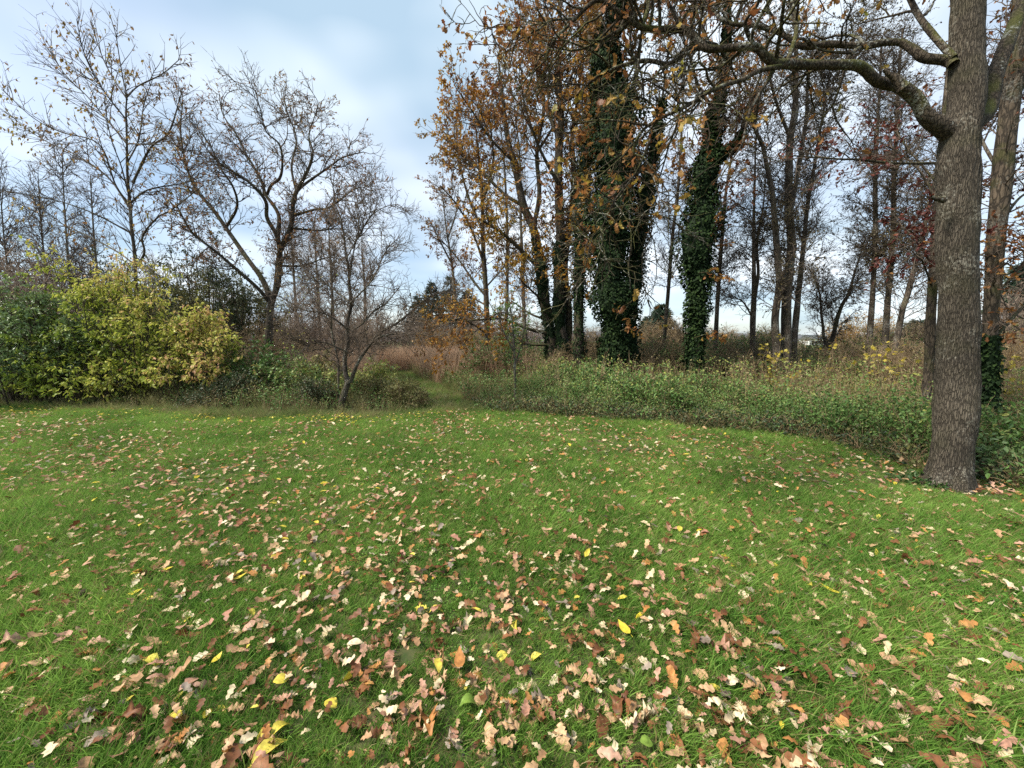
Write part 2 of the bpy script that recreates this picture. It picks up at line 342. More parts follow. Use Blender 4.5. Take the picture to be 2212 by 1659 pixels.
# ------------------------------------------------------------------ branches
def smooth_path(P, n):
    P = np.asarray(P, float)
    if len(P) == 2:
        t = np.linspace(0, 1, n)[:, None]; return P[0] * (1 - t) + P[1] * t
    Q = np.vstack([2 * P[0] - P[1], P, 2 * P[-1] - P[-2]])
    seg = np.linalg.norm(np.diff(P, axis=0)[:, :3], axis=1); cum = np.concatenate([[0], np.cumsum(seg)])
    s = np.linspace(0, cum[-1], n); i = np.clip(np.searchsorted(cum, s, 'right') - 1, 0, len(P) - 2)
    u = ((s - cum[i]) / np.maximum(seg[i], 1e-9))[:, None]
    a, b, c, d = Q[i], Q[i + 1], Q[i + 2], Q[i + 3]
    return 0.5 * ((2 * b) + (-a + c) * u + (2 * a - 5 * b + 4 * c - d) * u ** 2 + (-a + 3 * b - 3 * c + d) * u ** 3)
def tubes(P, R, S, cap=False):
    """P (N,K,3) centre lines, R (N,K) radii -> verts, quads"""
    N_, K, _ = P.shape
    T = nrm(np.gradient(P, axis=1)) if K > 2 else nrm(np.repeat(P[:, 1:] - P[:, :1], 2, 1))
    mt = nrm(T.mean(1)); ref = np.zeros((N_, 3)); ref[np.arange(N_), np.abs(mt).argmin(1)] = 1
    U = nrm(np.cross(T, ref[:, None, :])); W = np.cross(T, U)
    a = np.arange(S) / S * 2 * math.pi
    V = P[:, :, None, :] + R[:, :, None, None] * (U[:, :, None, :] * np.cos(a)[:, None] + W[:, :, None, :] * np.sin(a)[:, None])
    base = (np.arange(N_) * K * S)[:, None, None]
    k = np.arange(K - 1)[None, :, None] * S; j = np.arange(S)[None, None, :]; j2 = (j + 1) % S
    q = np.stack([base + k + j, base + k + j2, base + k + S + j2, base + k + S + j], -1).reshape(-1, 4)
    return V.reshape(-1, 3), q
def sample(P, R, idx, t):
    K = P.shape[1]; f = t * (K - 1); i = np.clip(f.astype(int), 0, K - 2); u = (f - i)[:, None]
    p = P[idx, i] * (1 - u) + P[idx, i + 1] * u
    r = R[idx, i] * (1 - u[:, 0]) + R[idx, i + 1] * u[:, 0]
    return p, nrm(P[idx, i + 1] - P[idx, i]), r
def spawn(rng, P, R, n, t0=0.25, t1=1.0, ang=(50, 12), length=(0.3, 0.6), K=6, wig=0.15, up=0.05, thick=0.6, rmin=0.002, shrink=0.5, bias=None, kr=0.012, flat=0.0, horiz=None):
    ln = np.linalg.norm(np.diff(P, axis=1), axis=2).sum(1)
    idx = rng.choice(len(P), n, p=ln / ln.sum())
    t = t0 + (t1 - t0) * rng.random(n) ** 0.9
    p, T, r = sample(P, R, idx, t)
    q = rng.normal(size=(n, 3))
    if bias is not None: q += np.asarray(bias)
    q[:, 2] *= (1 - flat)
    perp = nrm(q - (q * T).sum(1, keepdims=True) * T)
    a = np.radians(rng.normal(ang[0], ang[1], n))[:, None]
    d = nrm(np.cos(a) * T + np.sin(a) * perp)
    le = rng.uniform(length[0], length[1], n) * (1 - shrink * t)
    if horiz is not None: d[:, 2] *= horiz; d = nrm(d)
    step = (le / (K - 1))[:, None]
    out = [p]
    for k in range(K - 1):
        d = nrm(d + rng.normal(size=(n, 3)) * wig + np.array([0, 0, up]))
        out.append(out[-1] + d * step)
    CP = np.stack(out, 1)
    r0 = np.maximum(np.minimum(r * thick, le * kr + rmin), rmin)
    CR = r0[:, None] * np.linspace(1, 0, K)[None] ** 0.8 + rmin * np.linspace(0.9, 0.6, K)[None]
    return CP, CR
def leaves_on(rng, P, R, n, size, t0=0.2, droop=0.4, spread=0.8, off=0.0, jitter=0.0):
    idx = rng.choice(len(P), n); t = t0 + (1 - t0) * rng.random(n)
    p, T, _ = sample(P, R, idx, t)
    d = nrm(T * 0.6 + rng.normal(size=(n, 3)) * spread + np.array([0, 0, -droop]))
    u = nrm(rng.normal(size=(n, 3)) * 0.8 + np.array([0, 0, 0.8]))
    if jitter: p = p + rng.normal(size=p.shape) * jitter
    return p, frames(d, u), rng.uniform(size[0], size[1], n), idx
def clump_tint(p, seed, f=1.2, spread=0.28, mid=0.45):
    r = np.random.default_rng(seed)
    return np.clip(mid + 0.22 * sn(p, f, seed) + r.normal(0, spread, len(p)) * 0.7, 0, 1)

LEAFMESH = {}
def leaf_parts(parent, key, tpls, pos, R, size, tint, mat, nparts, rng, foliage_name='foliage', lowtpl=None, part='leaf'):
    """the nparts largest leaves in view become parts, the rest one joined foliage part"""
    sc = np.asarray(size) / np.maximum(np.linalg.norm(pos - np.array([0, 0, CAMZ]), axis=1), .5)
    x = pos[:, 0] / np.maximum(pos[:, 1], .01); zz_ = (pos[:, 2] - CAMZ) / np.maximum(pos[:, 1], .01)
    vis = (pos[:, 1] > 0.3) & (np.abs(x) < 1.3) & (zz_ < 0.85)
    order = np.argsort(-(sc + 10 * vis))
    own, rest = order[:nparts], order[nparts:]
    NT = 8
    loc = np.array(parent.location)
    for i in own:
        v = int(rng.integers(len(tpls))); b = int(min(NT - 1, tint[i] * NT))
        k = (key, v, b)
        if k not in LEAFMESH:
            LEAFMESH[k] = mesh_np(part, tpls[v][0], tpls[v][1], mat, np.full(len(tpls[v][0]), (b + .5) / NT), True)
        o = obj(part, LEAFMESH[k], parent)
        m = Matrix(R[i].tolist()).to_4x4() @ Matrix.Diagonal((size[i],) * 3 + (1,))
        m.translation = Vector((pos[i] - loc).tolist())
        o.matrix_local = m
    if len(rest):
        acc = Acc(); tl = lowtpl or tpls
        ch = rng.integers(len(tl), size=len(rest))
        for v in range(len(tl)):
            s = rest[ch == v]
            if len(s): acc.add(*leaf_verts(tl[v], pos[s] - loc, R[s], size[s], tint[s]))
        o = obj(foliage_name, acc.mesh(foliage_name, mat), parent); tag(o, kind='stuff')
def tube_obj(name, P, R, S, mat, parent, smooth=True):
    loc = np.array(parent.location) if parent is not None else np.zeros(3)
    V, q = tubes(P, R, S)
    return obj(name, mesh_np(name, V - loc, q, mat, None, smooth), parent)
def trace(pts, depth, n=24, dz=None, rng=None):
    """pixels -> smooth 3-D path; depth number, (start,end) or list"""
    k = len(pts)
    dd = np.full(k, depth) if np.isscalar(depth) else np.interp(np.linspace(0, 1, k), np.linspace(0, 1, len(depth)), depth)
    P = np.array([at(p[0], p[1], d) for p, d in zip(pts, dd)])
    return smooth_path(P, n)
def radii(P, ws, depth=None):
    """half widths in pixels along the path -> metres"""
    n = len(P)
    w = np.interp(np.linspace(0, 1, n), np.linspace(0, 1, len(ws)), ws)
    cosl = P[:, 1] / np.hypot(P[:, 0], P[:, 1])
    return w / F * P[:, 1] * cosl
def bark_tube(name, P, r, S, mat, parent, seed, amp=0.05, f=3.0, ridge=0.0, roots=0.0):
    """a trunk with lumps and furrows in its surface"""
    V, q = tubes(P[None], r[None], S)
    n = len(P)
    ctr = np.repeat(P, S, 0); rad = nrm(V - ctr); rr = np.repeat(r, S)
    d = sn(V, f, seed) * amp
    if ridge:
        ang = np.tile(np.arange(S) / S * 2 * math.pi, n)
        h = V[:, 2]
        d += ridge * (np.abs(np.sin(ang * 13 + 1.8 * np.sin(h * 2.3 + ang * 2) + 0.9 * np.sin(h * 7 + ang * 3))) - 0.6) * (.7 + .5 * np.sin(h * 3.1 + ang * 2) )
        d += .06 * sn(V, 14, seed + 4)
        d += roots * np.exp(-np.maximum(h, 0) / .2) * (np.maximum(np.sin(ang * 5 + 1.0), 0) - .25)
    V = V + rad * (d * rr)[:, None]
    loc = np.array(parent.location)
    return obj(name, mesh_np(name, V - loc, q, mat, None, True), parent)

# ------------------------------------------------------------------ scatter by geometry nodes (only for uncountable growth)
def scatter(name, pts, rot, scl, idx, protos, parent=None):
    coll = bpy.data.collections.new(name + '_source')
    for i, me in enumerate(protos):
        o = bpy.data.objects.new('%s_source_%02d' % (name, i), me); coll.objects.link(o)
    me = bpy.data.meshes.new(name); me.vertices.add(len(pts)); me.vertices.foreach_set('co', np.ascontiguousarray(pts, np.float32).ravel())
    a = me.attributes.new('rot', 'FLOAT_VECTOR', 'POINT'); a.data.foreach_set('vector', np.ascontiguousarray(rot, np.float32).ravel())
    a = me.attributes.new('scl', 'FLOAT', 'POINT'); a.data.foreach_set('value', np.ascontiguousarray(scl, np.float32))
    a = me.attributes.new('idx', 'INT', 'POINT'); a.data.foreach_set('value', np.ascontiguousarray(idx, np.int32))
    for m in protos[0].materials: me.materials.append(m)
    o = obj(name, me, parent)
    ng = bpy.data.node_groups.new(name, 'GeometryNodeTree')
    ng.interface.new_socket('Geometry', in_out='INPUT', socket_type='NodeSocketGeometry')
    ng.interface.new_socket('Geometry', in_out='OUTPUT', socket_type='NodeSocketGeometry')
    gi = ng.nodes.new('NodeGroupInput'); go = ng.nodes.new('NodeGroupOutput')
    ip = ng.nodes.new('GeometryNodeInstanceOnPoints'); ci = ng.nodes.new('GeometryNodeCollectionInfo')
    ci.inputs['Collection'].default_value = coll; ci.inputs['Separate Children'].default_value = True; ci.inputs['Reset Children'].default_value = True
    def na(n, ty):
        x = ng.nodes.new('GeometryNodeInputNamedAttribute'); x.data_type = ty; x.inputs['Name'].default_value = n; return x.outputs['Attribute']
    k = ng.links.new
    k(gi.outputs[0], ip.inputs['Points']); k(ci.outputs[0], ip.inputs['Instance']); ip.inputs['Pick Instance'].default_value = True
    k(na('idx', 'INT'), ip.inputs['Instance Index']); k(na('rot', 'FLOAT_VECTOR'), ip.inputs['Rotation']); k(na('scl', 'FLOAT'), ip.inputs['Scale'])
    k(ip.outputs[0], go.inputs[0])
    md = o.modifiers.new('scatter', 'NODES'); md.node_group = ng
    return o
def blade_clump(seed, n, rad, h, w, mat, lean=0.5, K=4, droop=0.6, tintpow=1.0):
    r = np.random.default_rng(seed)
    a = r.uniform(0, 6.283, n); rr = rad * np.sqrt(r.random(n))
    p0 = np.stack([rr * np.cos(a), rr * np.sin(a), np.full(n, -0.01)], 1)
    th = r.uniform(0, 6.283, n); le = np.abs(r.normal(0, lean, n))
    d = nrm(np.stack([np.cos(th) * le, np.sin(th) * le, np.ones(n)], 1)); H = r.uniform(h[0], h[1], n)
    side = nrm(np.cross(d, np.stack([np.cos(th + 1.2), np.sin(th + 1.2), np.zeros(n)], 1)))
    W = r.uniform(w[0], w[1], n)
    V = []
    p = p0.copy()
    for k in range(K):
        f = 1 - (k / (K - 1)) ** 1.6
        V += [p + side * (W * (0.12 + 0.88 * f))[:, None], p - side * (W * (0.12 + 0.88 * f))[:, None]]
        d = nrm(d + np.stack([np.cos(th), np.sin(th), np.full(n, -0.35)], 1) * (droop / K) * r.uniform(.2, 1.3, n)[:, None])
        p = p + d * (H / (K - 1))[:, None]
    V = np.stack(V, 1)                     # n, 2K, 3
    q = np.array([(2 * k, 2 * k + 1, 2 * k + 3, 2 * k + 2) for k in range(K - 1)])
    Fc = q[None] + (np.arange(n) * 2 * K)[:, None, None]
    t = r.random(n) ** tintpow
    return mesh_np('blade_clump', V.reshape(-1, 3), Fc.reshape(-1, 4), mat, np.repeat(t, 2 * K))
def rot_z(r, n, tilt=0.0):
    return np.stack([r.normal(0, tilt, n), r.normal(0, tilt, n), r.uniform(0, 6.283, n)], 1)

#==SETTING==
# ------------------------------------------------------------------ ground, lawn, path, far field, hills
ang = np.linspace(0, 2 * math.pi, 97)[:-1]; rad_ = np.concatenate([[0.0], np.geomspace(3, 6000, 40)])
Vg = [(0, 0, -0.03)] + [(r * math.cos(a), r * math.sin(a), -0.03) for r in rad_[1:] for a in ang]
Fq = [(1 + i * 96 + j, 1 + i * 96 + (j + 1) % 96, 1 + (i + 1) * 96 + (j + 1) % 96, 1 + (i + 1) * 96 + j) for i in range(39) for j in range(96)]
Ft = [(0, 1 + j, 1 + (j + 1) % 96) for j in range(96)]
tag(obj('ground', mesh_np('ground', np.array(Vg), [np.array(Fq)[:, ::-1][:, ::-1], np.array(Ft)], M['ground'])), kind='structure')

edge_px = [(-500, 872), (-250, 877), (0, 881), (200, 889), (400, 898), (560, 906), (700, 903), (800, 906), (880, 903), (930, 893), (1000, 891), (1080, 893),
           (1180, 897), (1260, 906), (1350, 913), (1500, 926), (1650, 940), (1750, 952), (1850, 968), (1950, 990), (2010, 1010), (2110, 1052), (2230, 1068), (2600, 1120)]
E = np.array([gnd(*p)[:2] for p in edge_px]); E = E[np.argsort(E[:, 0])]
def lawn_y(x):
    x = np.asarray(x, float)
    return np.interp(x, E[:, 0], E[:, 1]) + 0.07 * np.sin(x * 5.1) + 0.05 * np.sin(x * 11.3 + 1)
xs = np.linspace(-14, 12, 160); nr = 70
Vl = np.array([(x, -6 + (lawn_y(x) + 6) * (j / nr), 0) for j in range(nr + 1) for x in xs])
Vl[:, 2] = hz(Vl[:, 0], Vl[:, 1]) * np.repeat(np.clip((1 - np.arange(nr + 1) / nr) * 12, 0.0, 1), len(xs))
Ql = np.array([(j * 160 + i, j * 160 + i + 1, (j + 1) * 160 + i + 1, (j + 1) * 160 + i) for j in range(nr) for i in range(159)])
tag(obj('lawn', mesh_np('lawn', Vl, Ql, M['lawn'], None, True)), kind='structure')

pc = smooth_path(np.array([gnd(955, 892), gnd(940, 870), gnd(905, 842), gnd(868, 822), gnd(845, 806), gnd(850, 792)]), 40)
pw = np.linspace(0.85, 1.15, 40)
Vp = []
for i, p in enumerate(pc):
    for s in (-1, -.5, 0, .5, 1): Vp.append((p[0] + s * pw[i], p[1], -0.022))
Qp = np.array([(i * 5 + j, i * 5 + j + 1, (i + 1) * 5 + j + 1, (i + 1) * 5 + j) for i in range(39) for j in range(4)])
tag(obj('path', mesh_np('path', np.array(Vp), Qp, M['path'])), kind='structure')
def path_dist(x, y):
    return np.abs(x - np.interp(y, pc[:, 1], pc[:, 0])) / np.interp(y, pc[:, 1], pw) + np.where(y < pc[0, 1] - .3, 0, 0)

fx = np.linspace(-500, 900, 40)
Vf = np.array([(x, y, z) for y, z in ((120, -0.02), (200, 0.6), (330, 2.0), (420, 2.4)) for x in fx])
Qf = np.array([(j * 40 + i, j * 40 + i + 1, (j + 1) * 40 + i + 1, (j + 1) * 40 + i) for j in range(3) for i in range(39)])
tag(obj('field', mesh_np('field', Vf, Qf, M['field'], None, True)), kind='structure')
def ridge(name, Y, x0, x1, h, seed, depth):
    r = np.random.default_rng(seed); n = 240; x = np.linspace(x0, x1, n)
    hh = h * (1 + .18 * np.sin(x / (x1 - x0) * 9 + seed) + .1 * np.sin(x / (x1 - x0) * 23 + 2 * seed)) + r.normal(0, h * .025, n)
    rows = [(Y, 0.0), (Y + depth * .3, .7), (Y + depth * .55, 1.0), (Y + depth, .3)]
    V = np.array([(x[i], y, -0.5 + hh[i] * k) for y, k in rows for i in range(n)])
    Q = np.array([(j * n + i, j * n + i + 1, (j + 1) * n + i + 1, (j + 1) * n + i) for j in range(3) for i in range(n - 1)])
    tag(obj(name, mesh_np(name, V, Q, M['hill'], None, True)), kind='structure')
ridge('hill', 1500, -3000, 4200, 52, 3, 600)
ridge('hill', 700, -900, 500, 14, 5, 200)

#==LAWN==
# ------------------------------------------------------------------ lawn grass
rg = np.random.default_rng(11)
clumps = [blade_clump(100 + i, 28, 0.05, (0.05, 0.115), (0.0014, 0.0030), M['grass'], 0.55, 4, 0.9) for i in range(8)]
clumps += [blade_clump(140 + i, 18, 0.04, (0.07, 0.13), (0.0014, 0.0028), M['grass'], 0.7, 5, 1.3) for i in range(3)]
def clover(seed):
    r = np.random.default_rng(seed); n = 16
    p = np.stack([r.normal(0, .035, n), r.normal(0, .035, n), r.uniform(.015, .06, n)], 1); az = r.uniform(0, 6.283, n)
    d = np.stack([np.cos(az), np.sin(az), r.normal(0, .25, n)], 1)
    V, Fc, T = leaf_verts(IVYL, p, frames(d, r.normal(0, .3, (n, 3)) + np.array([0, 0, 1])), r.uniform(.010, .020, n), r.uniform(.1, .6, n))
    return mesh_np('clover', V, Fc, M['grass'], T)
clumps += [clover(150 + i) for i in range(2)] + [blade_clump(160 + i, 16, .05, (.05, .12), (.0012, .0022), M['straw'], .9, 4, 1.2) for i in range(2)]
def lawn_pts(n, y0, y1, xr):
    x = rg.uniform(-xr, xr, n); y = rg.uniform(y0, y1, n)
    k = (y < lawn_y(x) - 0.02) & (np.abs(x) < 1.45 * np.maximum(y, 0) + 2.0)
    return np.stack([x[k], y[k], hz(x[k], y[k])], 1)
gp = np.concatenate([lawn_pts(42000, 0.3, 4.0, 7.0), lawn_pts(60000, 4.0, 9.8, 13.5)])
k = rg.random(len(gp)); wet = sn(gp * np.array([1, 1, 0]), 2.4, 8)
ix = np.where(k < 0.86, rg.integers(0, 8, len(gp)), np.where(k < .92, 8 + rg.integers(0, 3, len(gp)), 13 + rg.integers(0, 2, len(gp))))
ix = np.where((wet > .75) & (rg.random(len(gp)) < .22), 11 + rg.integers(0, 2, len(gp)), ix)
tall = sn(gp * np.array([1, 1, 0]), 1.6, 5)
sc_ = rg.uniform(0.65, 1.2, len(gp)) * (1 + 0.32 * tall)
fo = np.hypot(gp[:, 0] - 4.96, gp[:, 1] - 4.15); sc_ *= np.clip(.35 + (fo - .3) * 1.6, .35, 1)
tag(scatter('lawn_grass', gp, rot_z(rg, len(gp), 0.2), sc_, ix, clumps), 'short green mown grass of the lawn among fallen leaves', 'grass', kind='stuff')
# bigger coarse tufts (a tuft at the lower right, others here and there)
tuft = [blade_clump(170 + i, 60, 0.07, (0.12, 0.24), (0.002, 0.004), M['grass'], 0.8, 6, 1.6) for i in range(3)]
tp = [gnd(1720, 1640), gnd(1790, 1600), gnd(1660, 1600), gnd(1840, 1655), gnd(1560, 1250), gnd(1050, 1150), gnd(640, 1180), gnd(460, 1100), gnd(1370, 1100)]
tp = np.array(tp); tp[:, 2] = hz(tp[:, 0], tp[:, 1])
tag(scatter('coarse_grass', tp, rot_z(rg, len(tp)), rg.uniform(.7, 1.1, len(tp)), rg.integers(0, 3, len(tp)), tuft), 'coarse long bladed grass tufts growing out of the lawn', 'grass', kind='stuff')

# ------------------------------------------------------------------ fallen leaves
rl = np.random.default_rng(21)
FM = {}
def fall_mesh(shape, v, col):
    k = (shape, v, col)
    if k not in FM:
        tp_ = OAKS[v] if shape == 'oak' else CHERRY[v] if shape == 'cherry' else ROUND
        r = np.random.default_rng(hash((shape, v)) % 1000 if False else v * 7 + len(col))
        Vv = tp_[0].copy(); Vv[:, 2] *= 1.25
        FM[k] = mesh_np('fallen_leaf', Vv - np.array([.5, 0, 0]), tp_[1], M['fall_' + col], np.clip(r.random() + r.normal(0, .15, len(Vv)), 0, 1), True)
    return FM[k]
GRP = 'fallen leaves lying on the lawn'
def put_leaf(x, y, col, shape, size, rz, label, tilt=0.25, v=None, up=0.045):
    v = int(rl.integers(16 if shape == 'oak' else 4 if shape == 'cherry' else 1)) if v is None else v
    o = obj('fallen_leaf', fall_mesh(shape, v, col))
    o.location = (float(x), float(y), float(hz(x, y)) + up)
    o.rotation_euler = (float(rl.normal(0, tilt)), float(rl.normal(0, tilt)), rz)
    o.scale = (size, size * float(rl.uniform(.85, 1.15)), size)
    tag(o, label, 'leaf', GRP)
    return o
special = [
    (579, 1624, 'yellow', 'cherry', .15, 0.9, 'long bright yellow leaf touching a second yellow leaf beside a dark brown one'),
    (607, 1575, 'yellow', 'cherry', .11, 1.1, 'yellow leaf overlapping the tip of the longest yellow leaf on the lawn'),
    (560, 1612, 'brown', 'oak', .13, 1.6, 'dark brown leaf pressed against the longest bright yellow leaf'),
    (715, 1529, 'yellow', 'round', .075, 2.7, 'small rounded bright yellow leaf with a pointed stalk end'),
    (608, 1475, 'yellow', 'round', .075, 0.5, 'pale yellow almost circular leaf on the dark green grass'),
    (767, 1395, 'cream', 'cherry', .10, 0.1, 'whitish pointed oval leaf showing its pale underside'),
    (944, 1324, 'yellow', 'cherry', .11, 0.2, 'golden yellow pointed leaf end to end with another yellow leaf'),
    (910, 1321, 'yellow', 'oak', .09, 2.9, 'mottled golden leaf lying at the tip of a yellow pointed leaf'),
    (1017, 1523, 'green', 'cherry', .12, 0.3, 'olive yellow green leaf bent over with drooping edges'),
    (658, 1253, 'yellow', 'oak', .10, 1.3, 'ochre yellow upright narrow leaf with a tan stalk end above'),
    (993, 1438, 'orange', 'cherry', .14, 1.7, 'long ochre orange narrow leaf standing on its edge'),
    (647, 1313, 'cream', 'oak', .16, 0.8, 'large pale cream lobed oak leaf'),
    (927, 1564, 'orange', 'oak', .14, 1.9, 'copper orange broad oak leaf with sharply pointed lobes'),
    (300, 1242, 'yellow', 'cherry', .13, 0.5, 'long narrow dull yellow leaf with a curved stalk'),
    (365, 1235, 'yellow', 'cherry', .08, 0.1, 'short yellow leaf beside a dark leaf and a dull yellow one'),
    (294, 1286, 'yellow', 'cherry', .09, 0.3, 'amber blotched yellow leaf on brown litter'),
    (518, 1256, 'yellow', 'cherry', .10, 0.7, 'clear yellow blunt leaf lying across the grass blades'),
    (327, 1430, 'yellow', 'cherry', .12, -.2, 'lemon yellow leaf lying on a crumpled tan leaf'),
    (193, 1417, 'orange', 'oak', .10, 0.2, 'orange yellow crumpled leaf under a dark brown one'),
    (469, 1430, 'yellow', 'cherry', .07, 1.4, 'tiny vivid yellow upright leaf below a pink tan leaf'),
    (379, 1548, 'yellow', 'round', .06, 0.1, 'small lemon yellow leaf flat on the grass by brown leaves'),
    (30, 1392, 'pink', 'oak', .18, 0.6, 'very large pinkish tan oak leaf'),
    (294, 1545, 'brown', 'oak', .17, 0.6, 'large chestnut brown ribbed leaf folded over a pink one'),
    (210, 1534, 'grey', 'oak', .11, 1.2, 'silvery grey weathered lobed leaf'),
    (379, 1468, 'tan', 'oak', .14, 0.5, 'broad light tan leaf with a rounded bright edge'),
    (1793, 1278, 'yellow', 'cherry', .12, 2.2, 'bright yellow pointed leaf standing alone among tan leaves'),
    (1349, 1368, 'yellow', 'cherry', .12, 1.9, 'pale yellow smooth oval leaf leaning in the grass'),
    (1706, 1460, 'brown', 'oak', .15, 2.3, 'rust brown toothed leaf raised on the grass'),
    (1472, 1236, 'brown', 'oak', .12, 0.2, 'dark red brown leaf in a light green patch of lawn'),
    (1559, 1409, 'pink', 'oak', .16, 2.2, 'long reddish pink leaf with a blotched paler end'),
    (1543, 1523, 'cream', 'oak', .13, 0.1, 'cream coloured wrinkled leaf with rounded lobes'),
    (1396, 1621, 'green', 'round', .06, 0.0, 'fresh green rounded leaf low in the grass'),
    (1592, 1558, 'cream', 'oak', .13, 2.2, 'pale cream slim leaf beside a brown narrow leaf'),
    (590, 1088, 'yellow', 'round', .08, 0.0, 'single yellow leaf far out on the lawn'),
]
for (px, py, col, shp, sz, rz, lab) in special:
    p = gnd(px, py, .05); put_leaf(p[0], p[1], col, shp, sz * .85, rz, lab, 0.12, up=0.055)
SHORT = ['longest bright yellow leaf', 'tip of the longest yellow leaf', 'brown leaf under the longest yellow leaf', 'small rounded yellow leaf', 'circular pale yellow leaf', 'whitish oval leaf', 'golden pointed leaf', 'mottled golden leaf', 'olive green drooping leaf', 'ochre upright leaf', 'long ochre orange leaf', 'large cream lobed leaf', 'copper orange broad leaf', 'long narrow dull yellow leaf', 'short yellow leaf', 'amber blotched leaf', 'blunt clear yellow leaf', 'lemon yellow leaf on tan', 'crumpled orange yellow leaf', 'tiny vivid yellow leaf', 'small lemon yellow leaf', 'very large pinkish leaf', 'large chestnut ribbed leaf', 'silvery grey leaf', 'broad light tan leaf', 'lone bright yellow pointed leaf', 'pale yellow oval leaf', 'rust brown toothed leaf', 'dark red brown leaf', 'long reddish pink leaf', 'cream wrinkled leaf', 'fresh green rounded leaf', 'pale cream slim leaf', 'single far yellow leaf']
SXY = np.array([gnd(q[0], q[1], .05)[:2] for q in special])
ADJ = {'tan': 'tan', 'cream': 'pale cream', 'brown': 'dark brown', 'pink': 'pinkish tan', 'grey': 'grey weathered', 'orange': 'orange brown', 'yellow': 'small yellow'}
def near_label(c, x, y, sz):
    dd = np.hypot(SXY[:, 0] - x, SXY[:, 1] - y); j = int(dd.argmin())
    big = 'large ' if sz > .08 else 'small ' if sz < .06 and c != 'yellow' else ''
    if dd[j] < .55: return '%s%s dry leaf lying %s the %s' % (big, ADJ[c], 'beside' if dd[j] < .28 else 'a little way from', SHORT[j])
    return '%s%s dry leaf on the lawn away from the yellow leaves' % (big, ADJ[c])
LABS = {'tan': 'tan dry lobed oak leaf fallen on the lawn', 'cream': 'pale cream dry oak leaf fallen on the lawn', 'brown': 'dark brown curled oak leaf fallen on the lawn',
        'pink': 'pinkish tan oak leaf fallen on the lawn', 'grey': 'grey weathered oak leaf fallen on the lawn', 'orange': 'orange brown oak leaf fallen on the lawn', 'yellow': 'small yellow leaf fallen on the lawn'}
n = 190000
x = rl.uniform(-12, 9, n); y = rl.uniform(0.35, 9.6, n)
pp = np.stack([x, y, np.zeros(n)], 1)
dens = 0.40 + 0.0 * sn(pp, 2.2, 31) + 0.12 * sn(pp, 13.0, 32) + 0.07 * np.clip(4 - y, -1.5, 3) + .16 * np.clip(2.8 - y, 0, 1.5)
kk = (y < lawn_y(x) + 0.1) & (np.abs(x) < 1.4 * y + 1.5) & (rl.random(n) < np.clip(dens, 0.06, 1) * 0.62)
x, y = x[kk], y[kk]; n = len(x)
names = ['tan', 'cream', 'brown', 'pink', 'grey', 'orange', 'yellow']
colp = rl.choice(7, n, p=[.28, .13, .30, .15, .05, .07, .02])
edgey = (lawn_y(x) - y < 0.7) & (x < -1.5); colp = np.where(edgey & (rl.random(n) < .5), 6, colp)
size = 0.026 + 0.066 * rl.random(n) ** 1.2 * np.where(edgey, .8, 1)
inview = (np.abs(x / y) < 1.30) & (CAMZ / y < 1.26)
score = size / np.hypot(y, x) * inview
order = np.argsort(-score); own = order[:266]; rest = order[266:]
for i in own:
    c = names[colp[i]]
    put_leaf(x[i], y[i], c, 'cherry' if c == 'yellow' else 'oak', float(size[i]), float(rl.uniform(0, 6.28)), near_label(c, x[i], y[i], size[i]), 0.35, up=float(rl.uniform(.005, .055)))
tiltv = rl.normal(0, .38, (len(rest), 2)); az = rl.uniform(0, 6.283, len(rest))
d = np.stack([np.cos(az), np.sin(az), tiltv[:, 0]], 1); u = np.stack([rl.normal(0, .3, len(rest)), tiltv[:, 1], np.ones(len(rest))], 1)
R_ = frames(d, u)
acc_f, acc_m = [], []
allV, allF, allT, allM, nv = [], [], [], [], 0
for ci in range(7):
    for v in range(5):
        s = np.where((colp[rest] == ci) & (np.arange(len(rest)) % 5 == v))[0]
        if not len(s): continue
        g = rest[s]
        pos = np.stack([x[g], y[g], hz(x[g], y[g]) + rl.uniform(.005, .07, len(g))], 1)
        far = np.hypot(x[g], y[g]) > 4.0
        for m_, tp_ in ((~far, OAK_LOW[v]), (far, OAK4)):
            if not m_.any(): continue
            V, Fc, T = leaf_verts(tp_ if ci < 6 else ELL4, pos[m_], R_[s][m_], size[g][m_], rl.random(int(m_.sum())))
            allV.append(V); allF.append(Fc + nv); allT.append(T); allM.append(np.full(len(Fc), ci)); nv += len(V)
        continue
        allV.append(V); allF.append(Fc + nv); allT.append(T); allM.append(np.full(len(Fc), ci)); nv += len(V)
me = mesh_np('leaf_litter', np.concatenate(allV), np.concatenate(allF), [M['fall_' + c] for c in names], np.concatenate(allT), True, np.concatenate(allM))
tag(obj('leaf_litter', me), 'countless brown and tan fallen leaves strewn over the lawn', 'leaves', kind='stuff')

#==OAK==
# ------------------------------------------------------------------ the big oak with the long limb
ro = np.random.default_rng(41)
OD = 4.25
base = gnd(2048, 1062); OD = base[1] + 0.05
oak = thing('oak_tree', (base[0], base[1], 0.0), 'big brown barked oak whose long crooked limb reaches over the lawn', 'tree')
tr_px = [(2043, 1075), (2047, 1045), (2052, 1010), (2058, 960), (2064, 880), (2067, 780), (2068, 680), (2066, 560), (2068, 450), (2070, 350), (2074, 290), (2084, 235), (2088, 150), (2090, 60), (2092, -40), (2096, -260), (2100, -520)]
tr_w = [66, 60, 54, 50, 49, 48, 47, 44, 43, 45, 47, 44, 39, 36, 36, 30, 22]
P = trace(tr_px, (OD, OD + .15), 260)
cum = np.concatenate([[0], np.cumsum([math.dist(a, b) for a, b in zip(tr_px[:-1], tr_px[1:])])])
w = np.interp(np.linspace(0, cum[-1], 260), cum, tr_w)
r = w / F * P[:, 1] * (P[:, 1] / np.hypot(P[:, 0], P[:, 1]))
flare = np.exp(-np.maximum(P[:, 2], 0) / .16)
